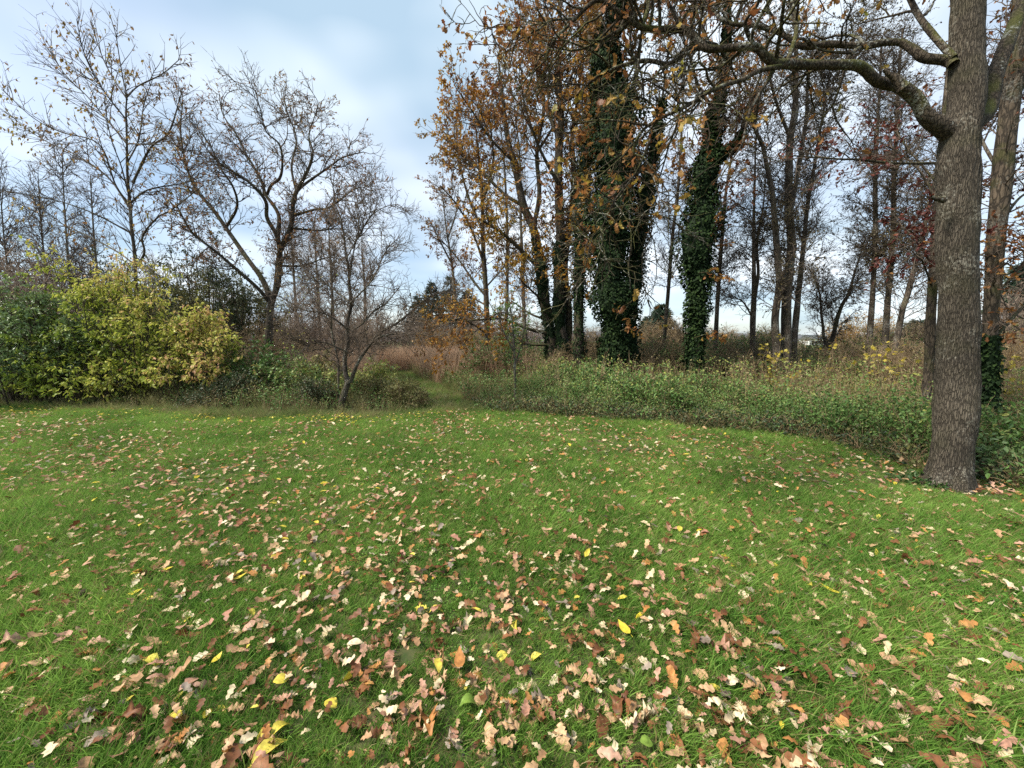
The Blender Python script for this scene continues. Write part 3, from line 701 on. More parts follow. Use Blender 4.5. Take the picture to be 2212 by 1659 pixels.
bark_tube('trunk', P, r * (1 + .12 * flare), 112, M['oak_bark'], oak, 3, 0.05, 4.0, 0.055, roots=.22)
limbs = []
def limb(parent, px, depth, ws, S=12, mat='limb_bark', n=60, seed=0, store=limbs, name='limb', amp=.08):
    P = trace(px, depth, n); r = radii(P, ws)
    bark_tube(name, P, r, S, M[mat], parent, seed, amp, 9.0)
    store.append((P, r))
    return P, r
A = [(2055, 290), (2037, 277), (2001, 253), (1983, 220), (1963, 199), (1939, 185), (1915, 182), (1891, 173), (1873, 155), (1855, 143), (1829, 140), (1760, 140), (1704, 138), (1674, 137), (1653, 122), (1629, 101), (1570, 104), (1525, 104), (1501, 80), (1474, 63), (1421, 64), (1385, 58), (1358, 42), (1317, 12), (1295, 0), (1271, 12), (1244, 39), (1220, 63), (1199, 83), (1176, 128)]
limb(oak, A, [OD + .1, OD + .05, OD - .1, OD - .3, OD - .1, OD - .2, OD - .1], [26, 17, 15, 12.5, 11, 10, 9, 8, 7, 6, 4.5, 3, 1.6], 16, n=120, seed=1)
limb(oak, [(1244, 39), (1190, 45), (1161, 65), (1131, 74), (1104, 68), (1086, 51)], [OD - .1, OD - .25], [2.5, 2, 1.6, 1], 7, seed=2)
limb(oak, [(1686, 144), (1641, 152), (1602, 173), (1570, 182), (1525, 202), (1489, 226), (1451, 244), (1415, 262), (1385, 286), (1368, 330), (1385, 365), (1345, 398), (1322, 425)], [OD - .3, OD - .5, OD - .6], [6, 5, 4.2, 3.5, 2.4, 1.6], 8, seed=3)
limb(oak, [(1530, 104), (1495, 104), (1471, 122), (1442, 138), (1400, 131), (1361, 137), (1317, 152), (1280, 173), (1250, 202), (1215, 222)], [OD - .15, OD + .2], [5.5, 4.5, 4, 3, 1.5], 8, seed=4)
limb(oak, [(2060, 140), (2046, 131), (1998, 125), (1977, 110), (1963, 101), (1945, 92), (1909, 92), (1879, 98), (1835, 98), (1790, 95), (1736, 101), (1704, 83), (1674, 67), (1629, 55), (1585, 52), (1555, 37), (1540, 20), (1500, -20)], [OD + .1, OD + .5, OD + .9], [15, 12, 8, 7.5, 7, 6, 5, 4, 3, 2], 12, n=90, seed=5)
limb(oak, [(2060, 125), (2022, 83), (1992, 45), (1974, 15), (1950, -40), (1900, -160)], [OD + .1, OD + .7], [9, 7, 6, 4], 10, seed=6)
limb(oak, [(2095, 275), (2132, 238), (2147, 167), (2171, 104), (2200, 30), (2240, -80), (2300, -300)], [OD + .1, OD + .4, OD + .9], [26, 19, 16, 14, 9], 14, seed=7)
limb(oak, [(1405, 300), (1375, 370), (1330, 430), (1300, 490), (1268, 525), (1262, 570)], [OD - .55, OD - .7], [2.2, 1.6, 1], 6, seed=8)
limb(oak, [(1345, 398), (1350, 450), (1395, 478), (1410, 492)], [OD - .6, OD - .5], [1.6, 1], 6, seed=9)
limb(oak, [(1700, 137), (1720, 60), (1700, -30), (1660, -150)], [OD - .2, OD + .2], [6, 4, 2], 8, seed=10)
limb(oak, [(1385, 58), (1400, 10), (1380, -60), (1330, -150)], [OD - .1, OD + .3], [5, 3, 2], 8, seed=11)
limb(oak, [(1629, 101), (1610, 50), (1640, 0), (1620, -80)], [OD - .2, OD - .6], [5, 3, 2], 8, seed=12)
bark_tube('branch_stub', trace([(1950, 190), (1935, 170), (1920, 160), (1910, 152)], OD - .1, 12), np.linspace(.05, .012, 12), 8, M['limb_bark'], oak, 14, .15, 20)
bark_tube('branch_stub', trace([(2040, 432), (2024, 430), (2012, 424)], OD - .05, 10), np.linspace(.03, .012, 10), 8, M['limb_bark'], oak, 15, .15, 20)
# finer branches from the limbs
K_ = 40
LP = np.stack([smooth_path(p, K_) for p, r in limbs]); LR = np.stack([np.interp(np.linspace(0, 1, K_), np.linspace(0, 1, len(r)), r) for p, r in limbs])
thin = [0, 1, 2, 3, 4, 5, 7, 8, 9, 10, 11]
b1, r1 = spawn(ro, LP[thin], LR[thin], 170, 0.3, 1.0, (55, 15), (0.5, 1.3), 9, 0.22, -0.02, 0.5, 0.003, 0.2)
b2, r2 = spawn(ro, b1, r1, 760, 0.15, 1.0, (48, 15), (0.2, 0.6), 7, 0.25, 0.0, 0.7, 0.002, 0.3)
b3, r3 = spawn(ro, np.concatenate([b2]), np.concatenate([r2]), 1500, 0.2, 1.0, (45, 15), (0.08, 0.25), 4, 0.25, 0.02, 0.8, 0.002, 0.2)
a = Acc()
for (p_, r_, s_) in ((b1, r1, 5), (b2, r2, 4), (b3, r3, 3)):
    V, q = tubes(p_, r_, s_); a.add(V - np.array(oak.location), q)
obj('crown', a.mesh('crown', M['limb_bark'], True), oak)
p1, R1, s1, _ = leaves_on(ro, b3, r3, 2400, (0.05, 0.095), 0.5, 0.55, 0.6)
p2, R2, s2, _ = leaves_on(ro, LP[[1, 2, 2, 3, 3, 7, 7]][:, 20:], LR[[1, 2, 2, 3, 3, 7, 7]][:, 20:], 70, (0.06, 0.095), 0.1, 0.6, 0.7, jitter=.04)
# leaf fall thins parts of the crown: keep clumps
keep = sn(p1, 1.7, 77) + ro.normal(0, .35, len(p1)) + .25 * np.clip(p1[:, 2] - 4.2, -1.5, 1) > 0.0
p1, R1, s1 = p1[keep], R1[keep], s1[keep]
p_ = np.concatenate([p1, p2]); R__ = np.concatenate([R1, R2]); s_ = np.concatenate([s1, s2])
leaf_parts(oak, 'oak', OAKS[:6], p_, R__, s_, clump_tint(p_, 9, 1.5, .3, .45), M['oak_leaf'], 300, ro, lowtpl=OAK_LOW[:3])

#==TREES==
# ------------------------------------------------------------------ the other trees
def tree(name, label, base_px, depth, stems, mat='alder_bark', S=10, lv1=None, lv2=None, lv3=None, leaf=None, seed=0, cat='tree', group=None, twig='twig', nparts=0, slimmer=1, tw_on=None):
    """stems: list of (pixels, depths, half-widths px); the first is the trunk. Levels: dicts for spawn()."""
    rng = np.random.default_rng(seed)
    b = at(base_px[0], base_px[1], depth); b[2] = -0.03
    if slimmer != 1: stems = [(a_, b_, [max(.8, w_ * slimmer) for w_ in c_]) for a_, b_, c_ in stems]
    t = thing(name, b, label, cat, group)
    st = []
    for i, (px, dp, ws) in enumerate(stems):
        dp = depth if dp is None else (depth + dp if np.isscalar(dp) else [depth + q for q in dp])
        P = trace(px, dp, 44)
        if i == 0 and P[0, 2] > 0: P[0] = [b[0], b[1], -0.05]; P = np.vstack([np.array([b[0], b[1], -0.05]), P[1:]])
        r = radii(P, ws)
        bark_tube('trunk' if i == 0 else 'limb', P, r, S if i == 0 else max(6, S - 3), M[mat], t, seed + i, .07, 4.0)
        st.append((P, r))
    SP = np.stack([p for p, r in st]); SR = np.stack([r for p, r in st])
    a = Acc(); loc = np.array(t.location)
    cur = (SP, SR) if tw_on is None else (SP[tw_on], SR[tw_on])
    lvls = []
    for lv, sides in ((lv1, 5), (lv2, 3), (lv3, 3)):
        if not lv: break
        cur = spawn(rng, cur[0], cur[1], **lv)
        lvls.append(cur); V, q = tubes(cur[0], cur[1], sides); a.add(V - loc, q)
    if lvls: obj('crown', a.mesh('crown', M[twig], True), t)
    if leaf:
        src = lvls[leaf.get('lv', -1)]
        p, R, s, _ = leaves_on(rng, src[0], src[1], leaf['n'], leaf['size'], leaf.get('t0', .2), leaf.get('droop', .4), leaf.get('spread', .8), jitter=leaf.get('jit', 0))
        if 'keep' in leaf:
            m = sn(p, leaf.get('kf', .9), seed + 50) + rng.normal(0, .35, len(p)) > leaf['keep']; p, R, s = p[m], R[m], s[m]
        if 'zmax' in leaf:
            m = p[:, 2] < leaf['zmax']; p, R, s = p[m], R[m], s[m]
        leaf_parts(t, name + str(seed), leaf['tpl'], p, R, s, clump_tint(p, seed, leaf.get('tf', .8), leaf.get('ts', .28), leaf.get('tm', .45)), M[leaf['mat']], nparts, rng, lowtpl=leaf.get('low'))
    return t, SP, SR, lvls
def ivy(t, P, r, half, n, seed, size=(.05, .09), z=(0, 99), mat='ivy', name='ivy'):
    """ivy leaves standing off the bark in an uneven sleeve; half = list of sleeve half widths px along the path"""
    rng = np.random.default_rng(seed)
    hw = radii(P, half)
    tt = rng.random(n); k = tt * (len(P) - 1); i = np.clip(k.astype(int), 0, len(P) - 2); u = (k - i)[:, None]
    c = P[i] * (1 - u) + P[i + 1] * u; h = hw[i] * (1 - u[:, 0]) + hw[i + 1] * u[:, 0]
    an = rng.uniform(0, 6.283, n); out = np.stack([np.cos(an), np.sin(an), np.zeros(n)], 1)
    q = c + out * h[:, None]
    h = h * .92 * (1 + 0.30 * sn(q, 2.2, seed + 1) + 0.22 * sn(q, 6, seed + 2)) * (1 - 0.35 * rng.random(n) ** 2.0)
    pos = c + out * h[:, None] + rng.normal(0, .03, (n, 3))
    m = (pos[:, 2] > z[0]) & (pos[:, 2] < z[1]); pos, out = pos[m], out[m]; n = len(pos)
    d = nrm(out * 0.5 + np.array([0, 0, -0.75]) + rng.normal(0, .45, (n, 3)))
    up = nrm(out + np.array([0, 0, .6]) + rng.normal(0, .45, (n, 3)))
    a = Acc()
    core, cq = tubes(P[None], (np.maximum(hw * .62, 1.15 * np.asarray(r)))[None], 14)
    cc_ = np.repeat(P, 14, 0); core = cc_ + (core - cc_) * (1 + .28 * sn(core, 2.2, seed + 1) + .2 * sn(core, 8, seed + 3))[:, None]
    if z[1] > 90: a.add(core - np.array(t.location), cq, np.full(len(core), .05))
    a.add(*leaf_verts(IVYL, pos - np.array(t.location), frames(d, up), rng.uniform(size[0], size[1], n), clump_tint(pos, seed, 2.5, .3, .42)))
    tag(obj(name, a.mesh(name, M[mat]), t), kind='stuff')

# cherry at the left
D = 12.5
tree('cherry_tree', 'slender straight cherry with sparse dangling yellow brown leaves behind the yellow bush', (296, 800), D, [
    ([(296, 850), (293, 600), (290, 540), (284, 491), (280, 432), (275, 372), (274, 298), (272, 238), (274, 208), (265, 167), (257, 119), (250, 74), (235, 24)], None, [12, 9, 8, 7.5, 7, 6, 5.5, 5, 4, 3, 2, 1.5, 1]),
    ([(282, 445), (250, 400), (214, 312), (134, 286), (74, 256), (3, 193)], (0, -.9), [4, 3, 2.5, 2, 1]),
    ([(283, 455), (235, 385), (165, 335), (90, 300), (10, 240)], (0, 1.2), [4, 3, 2, 1]),
    ([(275, 310), (240, 270), (190, 210), (140, 160), (95, 90)], (0, .6), [3.5, 2.5, 2, 1]),
    ([(274, 260), (238, 215), (205, 165), (180, 110), (165, 40)], (0, -.8), [3, 2.5, 2, 1]),
    ([(275, 215), (245, 170), (220, 120), (195, 45)], (0, .5), [3, 2, 1]),
    ([(286, 505), (200, 460), (110, 430), (0, 410)], (0, -1.2), [4, 3, 2, 1]),
    ([(287, 395), (325, 320), (365, 285), (395, 190)], (0, -.7), [5, 4, 3, 1]),
    ([(274, 210), (300, 185), (350, 160), (388, 128)], (0, .8), [3, 2.5, 2, 1]),
    ([(281, 440), (310, 415), (340, 405), (400, 395), (440, 380)], (0, 1.2), [4, 3, 2, 1]),
    ([(297, 575), (312, 545), (308, 510), (340, 470), (372, 452), (440, 399)], (-.1, -.9), [5, 4, 3.5, 3, 1.5]),
    ([(294, 575), (255, 545), (180, 505), (60, 450)], (0, .9), [4, 3, 2, 1]),
    ([(275, 310), (330, 312), (400, 308)], (0, -1.0), [3, 2, 1]),
    ([(276, 350), (300, 300), (310, 230), (330, 170)], (0, 1.2), [3, 2, 1]),
    ([(280, 430), (262, 360), (240, 300), (225, 220)], (0, -1.3), [3, 2, 1]),
], 'alder_bark', 10, dict(n=380, t0=.15, ang=(38, 10), length=(.5, 1.7), K=8, wig=.07, up=.03, thick=.6, rmin=.003, kr=.006),
    dict(n=1700, t0=.12, ang=(42, 10), length=(.2, .7), K=4, wig=.08, up=.04, rmin=.003),
    None, dict(n=1700, size=(.075, .125), tpl=CHERRY, low=[ELL4], mat='cherry_leaf', t0=.4, droop=1.2, spread=.35, tm=.4, keep=-.3), 101, nparts=300, slimmer=.66)

# spreading oak left of the middle
D = 15.5
tree('oak_tree', 'bare forked oak with a few rusty leaves between the cherry and the hawthorn', (583, 760), D, [
    ([(578, 800), (582, 700), (586, 655), (595, 630), (600, 605), (604, 552), (606, 537), (622, 507), (631, 477), (633, 438), (640, 415), (664, 370), (676, 331), (667, 293), (679, 254), (688, 224)], (0, -.4), [15, 13, 11, 10, 10, 8, 7, 6, 4, 2, 1]),
    ([(606, 540), (597, 507), (577, 471), (575, 438), (557, 412), (527, 385), (488, 361), (458, 337), (429, 293)], (0, -1.4), [9, 7, 6, 5, 3, 2, 1]),
    ([(600, 515), (603, 480), (601, 462), (589, 441), (574, 421), (566, 394), (545, 355), (530, 331), (512, 293), (482, 248), (473, 203)], (0, .9), [7, 6, 5, 4, 3, 2, 1]),
    ([(577, 420), (586, 400), (604, 385), (610, 355), (604, 313), (575, 284), (563, 239), (551, 194)], (.4, -.9), [5, 4, 3, 2, 1]),
    ([(640, 415), (652, 403), (676, 385), (711, 361), (741, 340), (786, 328)], (-.2, 1.2), [5, 4, 3, 2, 1]),
    ([(632, 465), (658, 459), (682, 452), (708, 450), (735, 432), (765, 409), (792, 403)], (-.2, -1.5), [4.5, 4, 3, 2, 1]),
    ([(630, 494), (652, 495), (682, 498), (711, 495), (740, 480)], (-.2, 1.4), [4, 3, 2, 1]),
    ([(605, 574), (640, 575), (664, 571), (705, 557), (740, 560)], (0, -1.2), [4, 3, 2, 1]),
    ([(586, 660), (569, 608), (527, 549), (488, 492), (458, 450), (423, 409), (402, 355), (390, 284), (395, 220)], (0, .8), [10, 8, 7, 6, 4, 3, 1.5]),
    ([(580, 650), (557, 623), (503, 575), (458, 537), (414, 501), (380, 440)], (0, -1.6), [7, 6, 5, 4, 2]),
    ([(488, 492), (512, 447), (503, 403), (473, 358), (450, 300)], (.4, -.6), [5, 4, 3, 1.5]),
    ([(640, 415), (630, 360), (640, 300), (620, 240), (610, 190)], (0, 1.6), [4, 3, 2, 1]),
], 'dark_bark', 12, dict(n=330, t0=.3, ang=(48, 14), length=(.7, 2.0), K=8, wig=.2, up=.05, thick=.6, rmin=.005, kr=.008, shrink=.35),
    dict(n=1900, t0=.15, ang=(50, 15), length=(.35, .95), K=5, wig=.22, up=.04, rmin=.0045, shrink=.3),
    dict(n=6500, t0=.15, ang=(48, 15), length=(.12, .45), K=2, wig=.3, up=.05, rmin=.0038),
    dict(n=8500, size=(.065, .11), tpl=[OAK4], mat='russet_leaf', t0=.3, keep=-.2, kf=.8, tm=.5), 111, slimmer=.72)

# hawthorn at the lawn edge
D = 9.2
tree('hawthorn_tree', 'small leaning hawthorn with tangled bare twigs rising from the bramble edge', (735, 884), D, [
    ([(735, 888), (744, 850), (751, 826), (746, 803), (745, 769), (751, 745), (751, 715), (751, 688), (758, 660), (755, 618), (753, 583), (747, 546), (738, 480), (720, 433)], (0, .3), [13, 12, 9, 8, 7, 6.5, 6, 5, 4, 3, 2, 1]),
    ([(751, 826), (758, 822), (769, 792), (785, 764), (806, 738), (829, 725), (876, 720), (933, 727)], (0, -.5), [8, 7, 6, 5, 3, 1.5, 1]),
    ([(800, 745), (818, 720), (853, 701), (887, 674), (929, 641), (968, 631)], (-.3, .2), [5, 4, 3, 2, 1]),
    ([(735, 884), (732, 873), (731, 826), (730, 780), (716, 711), (718, 618), (716, 560)], (.1, .7), [4, 4, 4, 3.5, 3, 2, 1]),
    ([(751, 711), (720, 687), (690, 674), (656, 669), (605, 641)], (0, -.6), [4, 3, 2, 1]),
    ([(760, 715), (783, 699), (806, 674), (836, 653), (864, 618)], (0, .8), [4, 3, 2, 1]),
    ([(755, 605), (765, 537), (777, 507), (801, 468), (831, 447), (860, 441)], (.1, -.5), [3, 2.5, 2, 1.5, 1]),
    ([(753, 650), (700, 610), (665, 590), (640, 560)], (0, .9), [3, 2, 1]),
    ([(756, 655), (800, 610), (825, 560), (845, 520)], (0, -.9), [3, 2, 1]),
    ([(748, 560), (775, 500), (770, 440), (790, 400)], (0, .6), [2.5, 2, 1]),
    ([(749, 760), (700, 740), (660, 745), (625, 730)], (0, -.7), [3, 2, 1]),
], 'alder_bark', 10, dict(n=320, t0=.2, ang=(45, 14), length=(.4, 1.15), K=8, wig=.16, up=.05, thick=.6, rmin=.0028, kr=.006, shrink=.3),
    dict(n=2300, t0=.1, ang=(50, 14), length=(.18, .55), K=5, wig=.18, up=.04, rmin=.0026, shrink=.3),
    dict(n=6000, t0=.15, ang=(52, 14), length=(.06, .24), K=2, wig=.2, rmin=.0022),
    dict(n=700, size=(.03, .05), tpl=[ELL2, MAPLE], mat='shrub_leaf', keep=.2, kf=1.2, tm=.5, zmax=3.2), 121, slimmer=.62)

# russet oaks in the middle
FULL = dict(mat='russet_leaf', tpl=[OAK4], size=(.09, .14), t0=.25, droop=.35, keep=-.75, kf=.7, tm=.42, ts=.3)
def lv(n1, l1, n2, l2, n3, l3, up=.06, a1=42):
    return (dict(n=n1, t0=.25, ang=(a1, 13), length=l1, K=8, wig=.14, up=up, thick=.55, rmin=.005, kr=.008, shrink=.35),
            dict(n=n2, t0=.15, ang=(45, 14), length=l2, K=5, wig=.17, up=.05, rmin=.004, shrink=.3),
            dict(n=n3, t0=.15, ang=(45, 14), length=l3, K=2, wig=.18, up=.03, rmin=.003))
l1, l2, l3 = lv(120, (.9, 2.1), 620, (.4, 1.0), 1900, (.15, .4))
tree('oak_tree', 'slim oak at the sky edge with a narrow crown of russet leaves', (1056, 787), 17, [
    ([(1058, 795), (1053, 722), (1050, 632), (1045, 558), (1043, 498), (1042, 439), (1036, 360), (1028, 280), (1018, 210)], None, [7, 6, 5.5, 5, 4, 3, 2, 1]),
    ([(1046, 570), (1020, 500), (985, 440), (950, 400)], (0, -1), [3, 2, 1]),
    ([(1043, 500), (1010, 420), (990, 330), (985, 230)], (0, .8), [3, 2, 1]),
    ([(1042, 440), (1065, 360), (1060, 280), (1050, 200)], (0, -1.2), [3, 2, 1]),
    ([(1050, 640), (1025, 610), (990, 560), (955, 520)], (0, 1.2), [3, 2, 1]),
    ([(1050, 620), (1085, 580), (1110, 540)], (0, -1), [2, 1]),
    ([(1053, 722), (1020, 700), (980, 690), (930, 700)], (0, -1.4), [2.5, 2, 1]),
    ([(1052, 690), (1085, 675), (1120, 690)], (0, 1.0), [2, 1.5, 1]),
    ([(1051, 660), (1015, 640), (985, 620)], (0, 1.0), [2, 1.5, 1]),
], 'dark_bark', 9, l1, l2, l3, dict(FULL, n=7500, tm=.5), 131)
l1, l2, l3 = lv(190, (1.0, 2.3), 900, (.45, 1.1), 2600, (.15, .45))
t4, P4, R4, _ = tree('oak_tree', 'gold and russet leaved oak leaning left with ivy round its foot', (1193, 805), 14.5, [
    ([(1196, 812), (1192, 760), (1190, 722), (1178, 662), (1170, 588), (1161, 537), (1152, 492), (1131, 445), (1115, 370), (1095, 290), (1085, 200), (1075, 120)], (0, .2), [14, 12, 11, 10, 9, 8, 7, 5, 3, 1.5]),
    ([(1164, 576), (1140, 555), (1116, 531), (1080, 500), (1030, 470)], (0, -1.2), [5, 4, 3, 1.5]),
    ([(1152, 492), (1165, 420), (1160, 330), (1175, 230), (1165, 130), (1180, 30)], (0, .8), [5, 4, 3, 1.5]),
    ([(1131, 445), (1090, 420), (1040, 370), (990, 330), (965, 300)], (.1, .9), [4, 3, 2, 1]),
    ([(1110, 350), (1060, 300), (1020, 240), (985, 190)], (0, -1.0), [3, 2, 1]),
    ([(1160, 330), (1200, 260), (1210, 180), (1240, 90)], (.3, -.6), [3, 2, 1]),
    ([(1190, 722), (1140, 710), (1090, 690), (1040, 690), (960, 700)], (0, -1.2), [4, 3, 2, 1]),
    ([(1186, 690), (1150, 680), (1105, 650)], (0, 1.0), [3, 2, 1]),
    ([(1183, 680), (1215, 645), (1245, 635)], (0, -1.1), [3, 2, 1]),
    ([(1191, 745), (1150, 745), (1095, 738)], (0, -.8), [3, 2, 1]),
    ([(1178, 655), (1140, 620), (1120, 600)], (0, -1.2), [3, 2, 1]),
], 'dark_bark', 12, l1, l2, l3, dict(FULL, n=12500, mat='gold_leaf'), 132)
ivy(t4, P4[0][:20], R4[0][:20], [17, 16, 14], 2600, 133)
t5, P5, R5, _ = tree('oak_tree', 'straight twin stemmed oak clothed in russet leaves beside the leaning oak', (1220, 800), 14.0, [
    ([(1222, 806), (1215, 740), (1211, 707), (1207, 618), (1208, 558), (1211, 498), (1208, 439), (1206, 350), (1212, 260), (1205, 160), (1210, 60), (1205, -60)], (0, .3), [13, 12, 11, 10, 9, 8, 7, 6, 4, 2]),
    ([(1224, 770), (1229, 677), (1220, 588), (1228, 500), (1240, 400), (1236, 300), (1250, 200), (1262, 90)], (.2, .7), [9, 8, 7, 6, 5, 3, 2]),
    ([(1208, 400), (1170, 330), (1140, 250), (1120, 160)], (0, -1.4), [4, 3, 2, 1]),
    ([(1207, 300), (1175, 220), (1150, 120), (1130, 70)], (0, 1.0), [4, 3, 2, 1]),
    ([(1240, 400), (1280, 340), (1300, 260)], (.4, -.6), [3, 2, 1]),
    ([(1206, 240), (1240, 150), (1280, 60), (1300, -30)], (0, -1), [3, 2, 1]),
], 'dark_bark', 12, l1, l2, l3, dict(FULL, n=10500), 142)
ivy(t5, P5[0][:16], R5[0][:16], [17, 16, 13], 2200, 143)
l1, l2, l3 = lv(90, (.5, 1.3), 350, (.3, .7), 800, (.12, .3))
t6, P6, R6, _ = tree('oak_tree', 'ivy clad slim trunk left of the broad ivy tower', (1250, 795), 13.0, [
    ([(1250, 805), (1250, 707), (1251, 618), (1253, 558), (1256, 470), (1262, 380), (1268, 300), (1275, 200), (1280, 100)], (0, .2), [12, 11, 10, 9, 7, 5, 3, 2])],
    'dark_bark', 10, l1, l2, l3, dict(FULL, n=2200, mat='gold_leaf'), 152)
ivy(t6, P6[0][:34], R6[0][:34], [18, 17, 19, 20, 16, 12], 4200, 153)
# the ivy tower and its companion
l1, l2, l3 = lv(80, (.8, 2.0), 420, (.4, .9), 900, (.15, .4))
t7, P7, R7, _ = tree('ivy_clad_oak', 'tallest broad tower of dark ivy wrapped round an oak trunk', (1326, 811), 12.0, [
    ([(1324, 825), (1324, 707), (1318, 558), (1324, 469), (1328, 417), (1330, 298), (1324, 208), (1312, 134), (1318, 74), (1342, 15), (1345, -80), (1350, -220)], (0, .1), [18, 17, 16, 15, 14, 13, 11, 9, 7, 5]),
    ([(1324, 200), (1290, 130), (1270, 60), (1255, -40)], (0, .8), [6, 4, 2]),
    ([(1330, 280), (1370, 180), (1385, 80), (1410, -40)], (0, .9), [6, 4, 2]),
    ([(1318, 110), (1350, 40), (1390, -30)], (0, -.9), [4, 3, 2])],
    'dark_bark', 12, l1, l2, l3, dict(FULL, n=5200), 162)
ivy(t7, P7[0], R7[0], [27, 27, 32, 40, 46, 56, 58, 57, 54, 44, 34, 26, 22, 18, 12, 8], 32000, 163, (.05, .095))
l1, l2, l3 = lv(60, (.6, 1.5), 300, (.3, .8), 700, (.12, .3))
t8, P8, R8, _ = tree('ivy_clad_oak', 'leaning thin trunk with loose ivy at the shoulder of the ivy tower', (1366, 805), 12.4, [
    ([(1366, 815), (1363, 677), (1375, 558), (1384, 469), (1399, 402), (1414, 313), (1426, 238), (1440, 150), (1450, 60)], None, [9, 8, 8, 7, 5, 4, 3, 2, 1])],
    'dark_bark', 9, l1, l2, l3, dict(FULL, n=900, mat='alder_leaf', size=(.05, .08), tpl=[DIA]), 172)
ivy(t8, P8[0][:36], R8[0][:36], [19, 22, 24, 26, 27, 22, 16, 12, 8], 6000, 173)
l1, l2, l3 = lv(130, (.8, 2.0), 650, (.4, .9), 1800, (.15, .4))
t9, P9, R9, L9 = tree('ivy_clad_oak', 'second ivy wrapped column with bare trunk top and a side branch', (1501, 829), 11.6, [
    ([(1501, 838), (1503, 737), (1507, 647), (1507, 558), (1512, 469), (1525, 400), (1530, 340), (1540, 268), (1552, 223), (1564, 149), (1570, 60), (1572, -40), (1580, -200)], (0, .1), [14, 13, 12, 12, 11, 10, 9, 8, 7, 6, 5, 3]),
    ([(1535, 350), (1560, 330), (1584, 318), (1599, 292), (1614, 238), (1641, 167), (1660, 90)], (0, -.4), [6, 5, 3.5, 2.5, 1]),
    ([(1564, 149), (1530, 90), (1500, 20), (1480, -60)], (0, .9), [4, 3, 2]),
    ([(1545, 240), (1510, 190), (1490, 120), (1470, 60)], (0, -.8), [4, 3, 2]),
    ([(1568, 90), (1600, 20), (1620, -60)], (0, .8), [4, 3, 2])],
    'dark_bark', 12, l1, l2, l3, dict(FULL, n=5200), 182)
ivy(t9, P9[0], R9[0], [18, 19, 23, 29, 38, 45, 46, 41, 32, 22, 12, 6, 4, 3, 3, 3, 3], 19000, 183, (.055, .10))
ivy(t9, P9[1][:16], R9[1][:16], [16, 20, 14, 6], 1500, 184)
# leafy shoots on the ivy columns
rs = np.random.default_rng(190)
def shoot(parent, px, depth, n, seed, size=(.12, .17)):
    P = trace(px, depth, 8)[None]; r = np.linspace(.012, .004, 8)[None]
    V, q = tubes(P, r, 5)
    obj('shoot', mesh_np('shoot', V - np.array(parent.location), q, M['limb_bark'], None, True), parent)
    p, R, s, _ = leaves_on(rs, P, r, n, size, .25, .5, .7, jitter=.05)
    leaf_parts(parent, 'shoot', OAKS[:6], p, R, s, rs.uniform(.15, .7, n), M['oak_leaf'], n, rs)
shoot(t9, [(1510, 590), (1530, 588), (1550, 596), (1572, 600)], 11.0, 22, 1)
shoot(t9, [(1500, 730), (1525, 722), (1550, 722), (1565, 735)], 10.9, 26, 2)
shoot(t7, [(1340, 715), (1360, 708), (1375, 715), (1385, 725)], 11.3, 18, 3)
shoot(t7, [(1330, 690), (1335, 672), (1325, 665)], 11.3, 8, 4)

# alders: tall, thin, fine twigs
AL = dict(mat='alder_leaf', tpl=[DIA], size=(.045, .075), t0=.1, droop=.5, spread=1.0, keep=-.2, kf=.9, tm=.4)
def alder(label, base, D, stems, seed, n=1.0, nl=1300, mat='alder_bark', L1=(.7, 1.7), up=.05, a1=48, tw=None):
    l1 = dict(n=int(90 * n), t0=.25, ang=(a1, 12), length=L1, K=8, wig=.13, up=up, thick=.45, rmin=.0035, kr=.006, shrink=.45)
    l2 = dict(n=int(640 * n), t0=.12, ang=(45, 13), length=(.3, .75), K=5, wig=.15, up=.02, rmin=.003, shrink=.3)
    l3 = dict(n=int(2700 * n), t0=.1, ang=(45, 14), length=(.12, .45), K=2, wig=.2, up=0., rmin=.0032)
    return tree('alder_tree', label, base, D, stems, mat, 9, l1, l2, l3, dict(AL, n=int(nl * n * 2.6)), seed, group='alders behind the thicket', tw_on=tw)
alder('pale slim alder with a feathery grey crown before the spruces', (990, 765), 26, [
    ([(991, 770), (988, 695), (982, 632), (976, 567), (967, 513), (961, 469), (955, 415)], None, [4, 4, 3.5, 3, 2, 1.5, 1]),
    ([(976, 570), (950, 520), (925, 470)], (0, -1), [2, 1.5, 1]), ([(967, 515), (985, 460), (990, 410)], (0, 1), [2, 1.5, 1])], 201, 1.0, 900, 'grey_bark', (1.0, 2.4))
alder('thin alder stem between the sky edge oak and the leaning oak', (1090, 795), 22, [
    ([(1089, 800), (1093, 700), (1095, 647), (1096, 540), (1094, 440), (1088, 340), (1080, 260)], None, [4, 4, 3.5, 3, 2, 1])], 202, .8, 900)
alder('thin alder stem just left of the ivy footed leaning oak', (1140, 800), 21, [
    ([(1142, 806), (1135, 720), (1132, 677), (1128, 560), (1124, 440), (1122, 330), (1110, 230)], None, [4, 4, 3.5, 3, 2, 1])], 203, .8, 900)
alder('thin mossy alder stem between the two ivy columns', (1430, 800), 17, [
    ([(1428, 806), (1436, 720), (1442, 647), (1454, 498), (1462, 439), (1470, 330), (1475, 220), (1480, 100)], None, [4.5, 4, 4, 3.5, 3, 2, 1])], 204, 1.1, 1700)
alder('straight alder stem close against the right of the second ivy column', (1548, 815), 15, [
    ([(1545, 822), (1546, 737), (1552, 617), (1561, 498), (1570, 400), (1590, 280), (1600, 160)], None, [5, 5, 4.5, 4, 3, 2, 1])], 205, 1.0, 1500)
